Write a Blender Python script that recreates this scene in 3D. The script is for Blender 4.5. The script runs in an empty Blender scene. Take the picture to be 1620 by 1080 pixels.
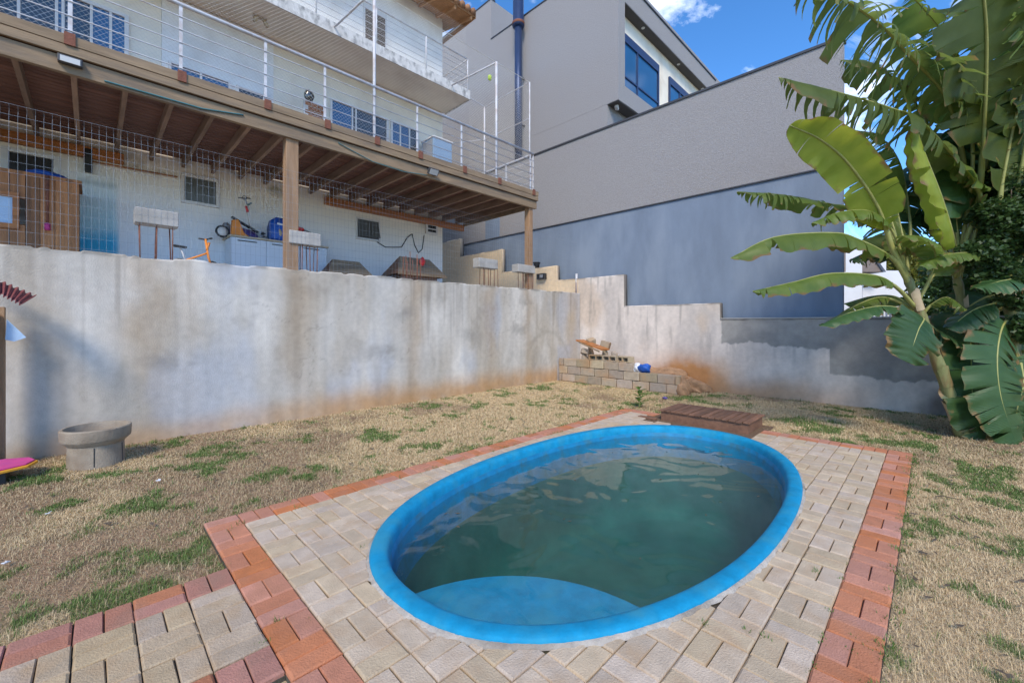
import bpy, bmesh, math, random
import numpy as np
from mathutils import Vector, Matrix
R = math.radians
random.seed(7)
S2 = math.sqrt(2)

# ------------------------------------------------------------------ camera, sky, sun, exposure
scene = bpy.context.scene
CAM_H, FPX, PCX, PCY = 1.45, 665.0, 810.0, 512.0
cam_d = bpy.data.cameras.new('camera'); cam = bpy.data.objects.new('camera', cam_d)
scene.collection.objects.link(cam); scene.camera = cam
cam.location = (0, 0, CAM_H); cam.rotation_euler = (R(90), 0, R(-45))
cam_d.sensor_width = 36; cam_d.lens = FPX / 1620 * 36; cam_d.shift_y = -28 / 1620
cam_d.clip_start = 0.05; cam_d.clip_end = 2000

SUN = Vector((-0.60, -0.50, 0.74)).normalized()      # towards the sun
world = bpy.data.worlds.new('World'); scene.world = world; world.use_nodes = True
wn, wl = world.node_tree.nodes, world.node_tree.links
wn.clear()
wo = wn.new('ShaderNodeOutputWorld'); bg = wn.new('ShaderNodeBackground'); bg.inputs[1].default_value = 0.15
sky = wn.new('ShaderNodeTexSky'); sky.sky_type = 'NISHITA'; sky.sun_disc = False
sky.sun_elevation = math.asin(SUN.z); sky.sun_rotation = math.atan2(SUN.x, SUN.y)
sky.altitude = 1500; sky.air_density = 0.85; sky.dust_density = 0.3; sky.ozone_density = 3.0
tc = wn.new('ShaderNodeTexCoord'); mp = wn.new('ShaderNodeMapping'); mp.inputs['Scale'].default_value = (1.2, 2.6, 3.2)
mp.inputs['Rotation'].default_value = (0, 0.3, 0.5); mp.inputs['Location'].default_value = (4.0, 8.2, 3.1)
nz = wn.new('ShaderNodeTexNoise'); nz.inputs['Scale'].default_value = 1.5; nz.inputs['Detail'].default_value = 9
nz.inputs['Roughness'].default_value = 0.62; nz.inputs['Distortion'].default_value = 0.5
cr = wn.new('ShaderNodeValToRGB'); cr.color_ramp.elements[0].position = 0.54; cr.color_ramp.elements[1].position = 0.80
mx = wn.new('ShaderNodeMix'); mx.data_type = 'RGBA'; mx.inputs[7].default_value = (8.0, 8.4, 9.0, 1)
wl.new(tc.outputs['Generated'], mp.inputs[0]); wl.new(mp.outputs[0], nz.inputs[0]); wl.new(nz.outputs[0], cr.inputs[0])
wl.new(cr.outputs[0], mx.inputs[0]); hs = wn.new('ShaderNodeHueSaturation'); hs.inputs['Saturation'].default_value = 1.22; wl.new(sky.outputs[0], hs.inputs['Color']); wl.new(hs.outputs[0], mx.inputs[6]); wl.new(mx.outputs[2], bg.inputs[0]); wl.new(bg.outputs[0], wo.inputs[0])

sd = bpy.data.lights.new('sun', 'SUN'); sd.energy = 1.6; sd.angle = R(16); sd.color = (1.0, 0.88, 0.71)
so = bpy.data.objects.new('sun', sd); scene.collection.objects.link(so)
so.rotation_euler = (-SUN).to_track_quat('-Z', 'Y').to_euler()

vs = scene.view_settings; vs.view_transform = 'Standard'; vs.look = 'None'; vs.gamma = 1; vs.use_curve_mapping = False
vs.exposure = 1.18
scene.cycles.max_bounces = 7; scene.cycles.diffuse_bounces = 4; scene.cycles.glossy_bounces = 3; scene.cycles.transparent_max_bounces = 8; scene.cycles.transmission_bounces = 4

# ------------------------------------------------------------------ survey helpers: photo pixel + a known real plane -> point
def at_depth(px, py, d):
    r = (px - PCX) / FPX * d
    return Vector(((d + r) / S2, (d - r) / S2, CAM_H - (py - PCY) / FPX * d))
def on_z(px, py, z=0.0): return at_depth(px, py, FPX * (CAM_H - z) / (py - PCY))
def on_y(px, py, y): return at_depth(px, py, y * S2 / (1 - (px - PCX) / FPX))
def on_x(px, py, x): return at_depth(px, py, x * S2 / (1 + (px - PCX) / FPX))

# ------------------------------------------------------------------ object helpers
COL = scene.collection
def link(o): COL.objects.link(o); return o
def tag(o, label, cat, group=None):
    o['label'] = label; o['category'] = cat
    if group: o['group'] = group
    return o
def struct(o): o['kind'] = 'structure'; return o
def thing(name, label, cat, loc=(0, 0, 0), group=None):
    o = link(bpy.data.objects.new(name, None)); o.location = loc; o.empty_display_size = 0.1
    o.matrix_basis = Matrix.Translation(Vector(loc))
    return tag(o, label, cat, group)
def adopt(o, parent):
    if parent is None: return o
    o.parent = parent
    m = Matrix.Identity(4); p = parent; chain = []
    while p: chain.append(p); p = p.parent
    for q in reversed(chain): m = m @ (q.matrix_parent_inverse if q.parent else Matrix.Identity(4)) @ q.matrix_basis
    o.matrix_parent_inverse = m.inverted()
    return o

class MB:
    def __init__(s): s.v = []; s.f = []
    def add(s, vs, fs):
        n = len(s.v); s.v += [tuple(p) for p in vs]; s.f += [tuple(i + n for i in f) for f in fs]; return s
    def box(s, x0, x1, y0, y1, z0, z1):
        x0, x1 = sorted((x0, x1)); y0, y1 = sorted((y0, y1)); z0, z1 = sorted((z0, z1))
        return s.add([(x0,y0,z0),(x1,y0,z0),(x1,y1,z0),(x0,y1,z0),(x0,y0,z1),(x1,y0,z1),(x1,y1,z1),(x0,y1,z1)],
                     [(3,2,1,0),(4,5,6,7),(0,1,5,4),(1,2,6,5),(2,3,7,6),(3,0,4,7)])
    def obox(s, c, size, rot=(0, 0, 0)):
        from mathutils import Euler
        m = Euler(rot).to_matrix(); c = Vector(c); hx, hy, hz = size[0]/2, size[1]/2, size[2]/2
        P = [c + m @ Vector(p) for p in [(-hx,-hy,-hz),(hx,-hy,-hz),(hx,hy,-hz),(-hx,hy,-hz),(-hx,-hy,hz),(hx,-hy,hz),(hx,hy,hz),(-hx,hy,hz)]]
        return s.add(P, [(3,2,1,0),(4,5,6,7),(0,1,5,4),(1,2,6,5),(2,3,7,6),(3,0,4,7)])
    def beam(s, a, b, w, h):
        a, b = Vector(a), Vector(b); t = (b - a).normalized()
        up = Vector((0,0,1)) if abs(t.z) < .95 else Vector((0,1,0))
        l = t.cross(up).normalized() * w / 2; u = l.cross(t).normalized() * h / 2
        P = [a-l-u, a+l-u, a+l+u, a-l+u, b-l-u, b+l-u, b+l+u, b-l+u]
        return s.add(P, [(3,2,1,0),(4,5,6,7),(0,1,5,4),(1,2,6,5),(2,3,7,6),(3,0,4,7)])
    def tube(s, pts, r, n=8, cap=True):
        pts = [Vector(p) for p in pts]; rs = r if isinstance(r, (list, tuple)) else [r] * len(pts)
        t0 = (pts[1] - pts[0]).normalized(); ref = Vector((0,0,1)) if abs(t0.z) < .9 else Vector((1,0,0))
        a = t0.cross(ref).normalized(); V = []
        for i, p in enumerate(pts):
            t = (pts[min(i+1, len(pts)-1)] - pts[max(i-1, 0)]).normalized()
            a = (a - t * a.dot(t)).normalized(); b = t.cross(a)
            for k in range(n):
                g = 2*math.pi*k/n; V.append(p + (a*math.cos(g) + b*math.sin(g)) * rs[i])
        F = [(i*n+k, i*n+(k+1)%n, (i+1)*n+(k+1)%n, (i+1)*n+k) for i in range(len(pts)-1) for k in range(n)]
        if cap: F += [tuple(range(n-1, -1, -1)), tuple((len(pts)-1)*n + k for k in range(n))]
        return s.add(V, F)
    def lathe(s, c, prof, n=24, ax=None):
        V = []
        for r, z in prof:
            for k in range(n):
                g = 2*math.pi*k/n
                if ax == 'y': V.append((c[0]+r*math.cos(g), c[1]+z, c[2]+r*math.sin(g)))
                elif ax == 'x': V.append((c[0]+z, c[1]+r*math.cos(g), c[2]+r*math.sin(g)))
                else: V.append((c[0]+r*math.cos(g), c[1]+r*math.sin(g), c[2]+z))
        F = [(i*n+k, i*n+(k+1)%n, (i+1)*n+(k+1)%n, (i+1)*n+k) for i in range(len(prof)-1) for k in range(n)]
        F += [tuple(range(n-1,-1,-1)), tuple((len(prof)-1)*n+k for k in range(n))]
        return s.add(V, F)
    def prism(s, poly, axis, a, b):
        def P(q, t): return (t, q[0], q[1]) if axis == 'x' else (q[0], t, q[1]) if axis == 'y' else (q[0], q[1], t)
        n = len(poly); V = [P(q, a) for q in poly] + [P(q, b) for q in poly]
        return s.add(V, [tuple(range(n-1,-1,-1)), tuple(range(n, 2*n))] + [(i, (i+1)%n, n+(i+1)%n, n+i) for i in range(n)])
    def ring(s, c, R_, r, axis='y', n=16, m=6):
        pts = []
        for k in range(n+1):
            g = 2*math.pi*k/n
            pts.append((c[0]+R_*math.cos(g), c[1], c[2]+R_*math.sin(g)) if axis == 'y' else (c[0], c[1]+R_*math.cos(g), c[2]+R_*math.sin(g)) if axis == 'x' else (c[0]+R_*math.cos(g), c[1]+R_*math.sin(g), c[2]))
        return s.tube(pts, r, m, cap=False)
    def build(s, name, mat, parent=None, smooth=False, bevel=0, fix=True):
        me = bpy.data.meshes.new(name); me.from_pydata(s.v, [], s.f)
        if fix:
            bm = bmesh.new(); bm.from_mesh(me); bmesh.ops.recalc_face_normals(bm, faces=bm.faces); bm.to_mesh(me); bm.free()
        if smooth: me.polygons.foreach_set('use_smooth', [True]*len(me.polygons))
        me.materials.append(mat); o = link(bpy.data.objects.new(name, me))
        if bevel:
            b = o.modifiers.new('bevel', 'BEVEL'); b.width = bevel; b.segments = 2; b.limit_method = 'ANGLE'
        return adopt(o, parent)

def np_mesh(name, verts, faces, mat, col=None, smooth=False, parent=None):
    me = bpy.data.meshes.new(name); verts = np.asarray(verts, np.float32); faces = np.asarray(faces, np.int32); k = faces.shape[1]
    me.vertices.add(len(verts)); me.vertices.foreach_set('co', verts.ravel())
    me.loops.add(faces.size); me.loops.foreach_set('vertex_index', faces.ravel())
    me.polygons.add(len(faces)); me.polygons.foreach_set('loop_start', np.arange(0, faces.size, k, dtype=np.int32))
    me.polygons.foreach_set('loop_total', np.full(len(faces), k, np.int32))
    if smooth: me.polygons.foreach_set('use_smooth', np.ones(len(faces), bool))
    if col is not None:
        a = me.color_attributes.new('Col', 'FLOAT_COLOR', 'POINT')
        a.data.foreach_set('color', np.concatenate([col, np.ones((len(col),1))], 1).astype(np.float32).ravel())
    me.update(calc_edges=True); me.validate(); me.materials.append(mat)
    return adopt(link(bpy.data.objects.new(name, me)), parent)

# ------------------------------------------------------------------ value noise for wear, soil and grass patches
_lat = {}
def vnoise(x, y, seed):
    if seed not in _lat: _lat[seed] = np.random.default_rng(seed).random((256, 256))
    L = _lat[seed]; xi = np.floor(x).astype(int); yi = np.floor(y).astype(int); fx = x - xi; fy = y - yi
    fx = fx*fx*(3-2*fx); fy = fy*fy*(3-2*fy); g = lambda a, b: L[a % 256, b % 256]
    return (g(xi,yi)*(1-fx)+g(xi+1,yi)*fx)*(1-fy) + (g(xi,yi+1)*(1-fx)+g(xi+1,yi+1)*fx)*fy
def fbm(x, y, sx, sy=None, o=4, seed=1):
    sy = sy or sx; v = 0; a = .5; t = 0
    for i in range(o):
        v = v + a*vnoise(x*sx*2**i + 17.3*i, y*sy*2**i + 9.1*i, seed+i); t += a; a *= .5
    return v/t
def sstep(a, b, x): t = np.clip((x-a)/(b-a), 0, 1); return t*t*(3-2*t)
def mixc(c, k, m): return c*(1-m[..., None]) + np.array(k)*m[..., None]

# ------------------------------------------------------------------ materials
def mat(name, col=(.5,.5,.5), rough=.8, var=.25, scale=6, bump=.1, bscale=60, metal=0, spec=.5, stretch=None, attr=False, obj_rand=0, dirt=None, dirt_scale=2.0, dirt_amt=.5, huevar=0, detail=6):
    m = bpy.data.materials.new(name); m.use_nodes = True; n, l = m.node_tree.nodes, m.node_tree.links
    b = n['Principled BSDF']; b.inputs['Roughness'].default_value = rough; b.inputs['Metallic'].default_value = metal; b.inputs['Specular IOR Level'].default_value = spec
    g = n.new('ShaderNodeNewGeometry'); mpn = n.new('ShaderNodeMapping'); l.new(g.outputs['Position'], mpn.inputs[0])
    if stretch: mpn.inputs['Scale'].default_value = stretch
    if attr:
        a = n.new('ShaderNodeVertexColor'); a.layer_name = 'Col'; src = a.outputs[0]
    else:
        c = n.new('ShaderNodeRGB'); c.outputs[0].default_value = (*col, 1); src = c.outputs[0]
    t = n.new('ShaderNodeTexNoise'); t.inputs['Scale'].default_value = scale; t.inputs['Detail'].default_value = detail; t.inputs['Roughness'].default_value = .6
    l.new(mpn.outputs[0], t.inputs[0])
    mr = n.new('ShaderNodeMapRange'); mr.inputs[1].default_value = .25; mr.inputs[2].default_value = .75; mr.inputs[3].default_value = 1-var; mr.inputs[4].default_value = 1+var
    l.new(t.outputs[0], mr.inputs[0]); val = mr.outputs[0]
    h = n.new('ShaderNodeHueSaturation'); l.new(src, h.inputs['Color'])
    if obj_rand or huevar:
        oi = n.new('ShaderNodeObjectInfo'); m2 = n.new('ShaderNodeMapRange'); m2.inputs[3].default_value = 1-obj_rand; m2.inputs[4].default_value = 1+obj_rand
        l.new(oi.outputs['Random'], m2.inputs[0]); mm = n.new('ShaderNodeMath'); mm.operation = 'MULTIPLY'; l.new(val, mm.inputs[0]); l.new(m2.outputs[0], mm.inputs[1]); val = mm.outputs[0]
        if huevar:
            w = n.new('ShaderNodeTexWhiteNoise'); w.noise_dimensions = '1D'; l.new(oi.outputs['Random'], w.inputs['W'])
            m3 = n.new('ShaderNodeMapRange'); m3.inputs[3].default_value = .5-huevar; m3.inputs[4].default_value = .5+huevar; l.new(w.outputs[0], m3.inputs[0]); l.new(m3.outputs[0], h.inputs['Hue'])
            m4 = n.new('ShaderNodeMapRange'); m4.inputs[3].default_value = .82; m4.inputs[4].default_value = 1.14; l.new(w.outputs[0], m4.inputs[0]); l.new(m4.outputs[0], h.inputs['Saturation'])
    l.new(val, h.inputs['Value']); out = h.outputs[0]
    if dirt:
        t2 = n.new('ShaderNodeTexNoise'); t2.inputs['Scale'].default_value = dirt_scale; t2.inputs['Detail'].default_value = 8; l.new(mpn.outputs[0], t2.inputs[0])
        r2 = n.new('ShaderNodeValToRGB'); r2.color_ramp.elements[0].position = .48; r2.color_ramp.elements[1].position = .72; l.new(t2.outputs[0], r2.inputs[0])
        mu = n.new('ShaderNodeMath'); mu.operation = 'MULTIPLY'; mu.inputs[1].default_value = dirt_amt; l.new(r2.outputs[0], mu.inputs[0])
        mi = n.new('ShaderNodeMix'); mi.data_type = 'RGBA'; mi.inputs[7].default_value = (*dirt, 1); l.new(mu.outputs[0], mi.inputs[0]); l.new(out, mi.inputs[6]); out = mi.outputs[2]
    l.new(out, b.inputs['Base Color'])
    if bump:
        t3 = n.new('ShaderNodeTexNoise'); t3.inputs['Scale'].default_value = bscale; t3.inputs['Detail'].default_value = 5; l.new(mpn.outputs[0], t3.inputs[0])
        bp = n.new('ShaderNodeBump'); bp.inputs['Strength'].default_value = bump; bp.inputs['Distance'].default_value = .02; l.new(t3.outputs[0], bp.inputs['Height']); l.new(bp.outputs[0], b.inputs['Normal'])
    return m

M = {}
M['ground'] = mat('soil_and_thatch', attr=True, rough=.95, var=.35, scale=25, bump=.9, bscale=70)
M['wall_paint'] = mat('weathered_plaster', attr=True, rough=.92, var=.11, scale=11, bump=.22, bscale=60, detail=12)
M['facade_paint'] = mat('facade_paint', attr=True, rough=.9, var=.04, scale=6, bump=.04, bscale=60)
M['cream_paver'] = mat('cream_paver', (.49,.39,.28), .92, .16, 9, .4, 120, obj_rand=.11, huevar=.006, dirt=(.44,.315,.20), dirt_scale=7, dirt_amt=.8)
M['path_paver'] = mat('tan_paver', (.42,.325,.22), .92, .16, 9, .4, 120, obj_rand=.11, huevar=.006, dirt=(.40,.27,.15), dirt_scale=7, dirt_amt=.7)
M['path_red'] = mat('dusty_red_paver', (.40,.17,.11), .92, .15, 12, .4, 120, obj_rand=.12, huevar=.008, dirt=(.30,.17,.12), dirt_scale=5, dirt_amt=.7)
M['red_paver'] = mat('red_paver', (.47,.19,.105), .92, .15, 12, .4, 120, obj_rand=.12, huevar=.004, dirt=(.42,.19,.11), dirt_scale=5, dirt_amt=.7)
M['mortar'] = mat('mortar', (.40,.36,.31), .95, .25, 12, .5, 60, dirt=(.15,.12,.09), dirt_scale=4, dirt_amt=.8)
M['joint'] = mat('joint_sand', (.065,.055,.042), .95, .4, 20, .5, 80, dirt=(.09,.11,.04), dirt_scale=4)
M['pool'] = mat('blue_gelcoat', (.004,.235,.43), .72, .22, 11, .16, 120, spec=.25, dirt=(.04,.27,.38), dirt_scale=5, dirt_amt=.75, detail=10)
M['pool_wall'] = mat('waterline_gelcoat', (.004,.20,.40), .6, .25, 7, .1, 60, dirt=(.05,.15,.17), dirt_scale=8, dirt_amt=.8)
def basin_mat():
    m = mat('algae_filmed_gelcoat', (.05,.125,.105), .7, .4, 2.0, .1, 30); return m
M['basin'] = basin_mat()
M['beam'] = mat('weathered_timber', (.27,.19,.115), .8, .3, 5, .25, 30, stretch=(.35,1.5,3), dirt=(.12,.10,.085), dirt_scale=3, dirt_amt=.6)
M['joist'] = mat('joist_timber', (.25,.16,.105), .8, .3, 6, .25, 30, stretch=(1.5,.4,2), obj_rand=.2)
M['board'] = mat('deck_board_timber', (.17,.08,.052), .75, .3, 6, .2, 30, stretch=(.3,2,2), obj_rand=.25)
M['ledger'] = mat('varnished_timber', (.40,.15,.04), .55, .45, 5, .15, 30, stretch=(.4,2,6))
M['post'] = mat('timber_post', (.33,.20,.11), .75, .35, 5, .25, 30, stretch=(3,3,.35), dirt=(.18,.15,.13), dirt_scale=2.5)
M['shedwood'] = mat('shed_timber', (.36,.15,.05), .6, .45, 4, .2, 25, stretch=(5,5,.3), obj_rand=.35)
M['boxwood'] = mat('brown_stained_timber', (.17,.085,.05), .75, .35, 7, .3, 40, stretch=(.5,2,2), obj_rand=.25)
M['white_wall'] = mat('white_plaster', (.84,.78,.68), .9, .10, 2.5, .2, 40, dirt=(.55,.46,.36), dirt_scale=1.3, dirt_amt=.5)
M['white_paint'] = mat('white_plaster_bright', (.82,.80,.76), .9, .08, 3, .2, 40, dirt=(.5,.46,.40), dirt_scale=1.6, dirt_amt=.4)
M['soffit'] = mat('cream_soffit', (.84,.76,.62), .9, .08, 2, .1, 40, dirt=(.5,.38,.26), dirt_scale=1.5, dirt_amt=.4)
M['slab'] = mat('stained_slab_edge', (.62,.60,.57), .9, .2, 6, .3, 40, stretch=(1.4,1.4,.9), dirt=(.08,.08,.08), dirt_scale=5.5, dirt_amt=.9)
M['frame'] = mat('window_frame_white', (.70,.68,.65), .5, .06, 5, .02)
M['metal_white'] = mat('painted_steel_rail', (.58,.58,.60), .5, .12, 12, .08, dirt=(.30,.16,.08), dirt_scale=7, dirt_amt=.45)
M['net'] = mat('net_cord', (.62,.58,.52), .8, .05, 10, 0)
M['wire'] = mat('galvanised_wire', (.28,.31,.34), .55, .2, 10, 0, metal=.3)
M['rust'] = mat('rusty_steel', (.20,.075,.045), .85, .35, 20, .3, 80)
M['concrete'] = mat('cast_concrete', (.40,.385,.36), .92, .15, 9, .15, 60, dirt=(.24,.22,.19), dirt_scale=3, dirt_amt=.6)
M['planter'] = mat('planter_concrete', (.30,.25,.19), .92, .2, 8, .35, 60, dirt=(.17,.12,.08), dirt_scale=3.5, dirt_amt=.75)
M['block'] = mat('concrete_block', (.37,.30,.22), .95, .18, 12, .5, 70, obj_rand=.2, huevar=.012, dirt=(.40,.22,.10), dirt_scale=3, dirt_amt=.7)
M['stucco'] = mat('grey_stucco', (.315,.30,.295), .95, .16, 38, .8, 75, detail=10)
M['stucco_smooth'] = mat('blue_grey_render', (.19,.24,.315), .9, .16, 2.2, .2, 40, stretch=(1,1,.35), dirt=(.26,.305,.365), dirt_scale=1.1, dirt_amt=.6)
M['stucco_left'] = mat('beige_render', (.40,.37,.33), .9, .1, 3, .2, 40)
M['flash'] = mat('dark_flashing', (.05,.05,.055), .5, .15, 8, .05)
M['darksoffit'] = mat('brown_grey_soffit', (.10,.09,.085), .8, .1, 4, .05)
M['flue'] = mat('navy_flue', (.03,.055,.13), .4, .1, 6, .03, metal=.4)
M['roof_tile'] = mat('clay_tile', (.32,.16,.08), .85, .35, 12, .4, 50, obj_rand=.2)
M['roof_wood'] = mat('eave_timber', (.42,.22,.10), .75, .25, 5, .2, 30, stretch=(2,.5,2))
M['dark'] = mat('black_plastic', (.018,.018,.02), .5, .2, 8, .05)
M['grey_plastic'] = mat('grey_plastic', (.25,.26,.28), .5, .1, 8, .05)
M['orange'] = mat('orange_plastic', (.75,.24,.02), .45, .08, 8, .03)
M['bluebag'] = mat('blue_sack', (.01,.09,.42), .45, .25, 9, .4, 25)
M['bagwhite'] = mat('white_plastic_film', (.72,.74,.78), .4, .1, 9, .4, 25)
M['red'] = mat('red_plastic', (.6,.02,.02), .45, .1, 8, .05)
M['purple'] = mat('purple_plastic', (.10,.07,.30), .5, .15, 8, .05)
M['pink'] = mat('pink_foam', (.55,.05,.22), .6, .15, 4, .05, dirt=(.3,.06,.3), dirt_scale=3)
M['yellow'] = mat('yellow_foam', (.80,.36,.03), .6, .1, 5, .05)
M['cab_white'] = mat('white_laminate', (.66,.70,.76), .5, .06, 5, .02)
M['counter'] = mat('beige_counter', (.45,.35,.22), .6, .2, 10, .05)
M['redroof'] = mat('red_corrugated', (.20,.05,.05), .65, .25, 6, .15)
M['paleblue'] = mat('pale_blue_sheet', (.42,.58,.78), .6, .1, 8, .1)
M['steel_blue'] = mat('blue_grey_panel', (.22,.33,.46), .5, .08, 5, .03)
M['brick'] = mat('orange_brick', (.42,.16,.07), .85, .3, 14, .4, 60, obj_rand=.2)
M['lime'] = mat('lime_plastic', (.45,.62,.05), .5, .1, 5, 0)
M['hose'] = mat('teal_cable', (.05,.16,.18), .6, .1, 5, 0)
M['louver'] = mat('louver_aluminium', (.13,.10,.085), .6, .2, 8, .05)
M['dirt_orange'] = mat('orange_soil', (.34,.20,.11), .95, .35, 8, .8, 30)
M['lamp_glass'] = mat('lamp_glass', (.55,.55,.53), .3, .05, 5, 0)
M['farwhite'] = mat('far_white_wall', (.72,.74,.78), .9, .06, 2, .05)
M['farbrown'] = mat('far_brown_panel', (.23,.19,.17), .85, .1, 3, .05)
M['stem'] = mat('banana_stem', (.19,.20,.075), .65, .35, 5, .25, 25, stretch=(4,4,.6), dirt=(.20,.11,.05), dirt_scale=3, dirt_amt=.85)
M['bark'] = mat('bark', (.10,.075,.05), .9, .3, 8, .5, 30)
M['deckfloor'] = mat('terrace_floor', (.68,.65,.60), .9, .15, 4, .2)
M['plastic_sheet'] = mat('pale_pvc', (.62,.63,.66), .4, .05, 5, 0)

def glass_mat(name, col, rough=.06):
    m = bpy.data.materials.new(name); m.use_nodes = True; n, l = m.node_tree.nodes, m.node_tree.links; b = n['Principled BSDF']
    t = n.new('ShaderNodeTexNoise'); t.inputs['Scale'].default_value = 1.3; g = n.new('ShaderNodeNewGeometry'); l.new(g.outputs['Position'], t.inputs[0])
    c = n.new('ShaderNodeValToRGB'); c.color_ramp.elements[0].color = (*[k*.6 for k in col], 1); c.color_ramp.elements[1].color = (*[k*1.3 for k in col], 1)
    l.new(t.outputs[0], c.inputs[0]); l.new(c.outputs[0], b.inputs['Base Color']); b.inputs['Roughness'].default_value = rough; b.inputs['Specular IOR Level'].default_value = .8; b.inputs['IOR'].default_value = 1.6
    return m
M['glass_blue'] = glass_mat('sky_tinted_glass', (.02,.10,.22))  # sky's blue reflection on the house panes put into the base colour
M['glass_dark'] = glass_mat('dark_glass', (.03,.035,.035), .12)
M['glass_frost'] = glass_mat('ribbed_glass', (.09,.095,.085), .35)

def leaf_mat(name, c1, c2, trans=.35, rough=.42, vein=True):
    m = bpy.data.materials.new(name); m.use_nodes = True; n, l = m.node_tree.nodes, m.node_tree.links
    b = n['Principled BSDF']; b.inputs['Roughness'].default_value = rough; o = n['Material Output']
    g = n.new('ShaderNodeNewGeometry'); t = n.new('ShaderNodeTexNoise'); t.inputs['Scale'].default_value = 4; t.inputs['Detail'].default_value = 6; l.new(g.outputs['Position'], t.inputs[0])
    c = n.new('ShaderNodeValToRGB'); c.color_ramp.elements[0].position = .3; c.color_ramp.elements[1].position = .7
    c.color_ramp.elements[0].color = (*c1, 1); c.color_ramp.elements[1].color = (*c2, 1); l.new(t.outputs[0], c.inputs[0])
    oi = n.new('ShaderNodeObjectInfo'); mr = n.new('ShaderNodeMapRange'); mr.inputs[3].default_value = .8; mr.inputs[4].default_value = 1.2; l.new(oi.outputs['Random'], mr.inputs[0])
    h = n.new('ShaderNodeHueSaturation'); l.new(c.outputs[0], h.inputs['Color']); l.new(mr.outputs[0], h.inputs['Value'])
    if vein:
        uv = n.new('ShaderNodeVertexColor'); uv.layer_name = 'Col'; w = n.new('ShaderNodeTexWave'); w.inputs['Scale'].default_value = 22; w.inputs['Distortion'].default_value = .6; w.bands_direction = 'X'
        l.new(uv.outputs[0], w.inputs[0]); bp = n.new('ShaderNodeBump'); bp.inputs['Strength'].default_value = .25; bp.inputs['Distance'].default_value = .01; l.new(w.outputs[1], bp.inputs['Height']); l.new(bp.outputs[0], b.inputs['Normal'])
    if vein:
        sp = n.new('ShaderNodeSeparateColor'); l.new(uv.outputs[0], sp.inputs[0]); tn = n.new('ShaderNodeTexNoise'); tn.inputs['Scale'].default_value = 7; tn.inputs['Detail'].default_value = 5; l.new(g.outputs['Position'], tn.inputs[0])
        ad = n.new('ShaderNodeMath'); ad.operation = 'ADD'; l.new(sp.outputs[2], ad.inputs[0]); l.new(tn.outputs[0], ad.inputs[1]); rr = n.new('ShaderNodeMapRange'); rr.inputs[1].default_value = 1.40; rr.inputs[2].default_value = 1.58; l.new(ad.outputs[0], rr.inputs[0])
        mb = n.new('ShaderNodeMix'); mb.data_type = 'RGBA'; mb.inputs[7].default_value = (.24,.15,.055,1); l.new(rr.outputs[0], mb.inputs[0]); l.new(h.outputs[0], mb.inputs[6])
        class _W: outputs = [mb.outputs[2]]
        h = _W
    l.new(h.outputs[0], b.inputs['Base Color']); tr = n.new('ShaderNodeBsdfTranslucent'); 
    h2 = n.new('ShaderNodeHueSaturation'); h2.inputs['Hue'].default_value = .485; h2.inputs['Value'].default_value = 1.5; l.new(h.outputs[0], h2.inputs['Color']); l.new(h2.outputs[0], tr.inputs[0])
    ms = n.new('ShaderNodeMixShader'); ms.inputs[0].default_value = trans; l.new(b.outputs[0], ms.inputs[1]); l.new(tr.outputs[0], ms.inputs[2]); l.new(ms.outputs[0], o.inputs[0])
    return m
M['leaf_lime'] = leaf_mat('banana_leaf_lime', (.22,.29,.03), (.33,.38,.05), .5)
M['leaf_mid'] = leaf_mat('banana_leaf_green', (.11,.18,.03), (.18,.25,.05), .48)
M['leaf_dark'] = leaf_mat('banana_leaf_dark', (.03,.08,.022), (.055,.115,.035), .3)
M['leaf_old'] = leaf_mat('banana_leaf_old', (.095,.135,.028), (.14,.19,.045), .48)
M['midrib'] = mat('midrib', (.30,.30,.09), .5, .15, 8, .05)
M['bush'] = leaf_mat('bush_leaf', (.025,.065,.015), (.07,.13,.03), .3, .5, False)
M['bush_yellow'] = leaf_mat('yellow_green_leaf', (.20,.22,.03), (.30,.30,.06), .4, .5, False)  # yellow-green foliage of the tree behind the white house
M['weed'] = leaf_mat('weed_leaf', (.07,.15,.02), (.12,.22,.04), .35, .5, False)
def blade_mat():
    m = bpy.data.materials.new('grass_blade'); m.use_nodes = True; n, l = m.node_tree.nodes, m.node_tree.links; b = n['Principled BSDF']
    a = n.new('ShaderNodeVertexColor'); a.layer_name = 'Col'; l.new(a.outputs[0], b.inputs['Base Color']); b.inputs['Roughness'].default_value = .7; return m
M['blade'] = blade_mat()

# ------------------------------------------------------------------ pool outline (world metres)
PC, PA, PB, PTH, PN = (3.472, 2.021), 2.374, 1.313, 0.031, 2.256
def pool_pt(t, inset=0.0):
    c, s = math.cos(t), math.sin(t)
    u = (PA-inset)*math.copysign(abs(c)**(2/PN), c); v = (PB-inset)*math.copysign(abs(s)**(2/PN), s)
    ct, st = math.cos(PTH), math.sin(PTH)
    return (PC[0]+u*ct-v*st, PC[1]+u*st+v*ct)
def pool_f(x, y, inset=0.0):
    ct, st = math.cos(PTH), math.sin(PTH); u = (x-PC[0])*ct+(y-PC[1])*st; v = -(x-PC[0])*st+(y-PC[1])*ct
    return (np.abs(u/(PA-inset))**PN + np.abs(v/(PB-inset))**PN)**(1/PN) - 1

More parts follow.
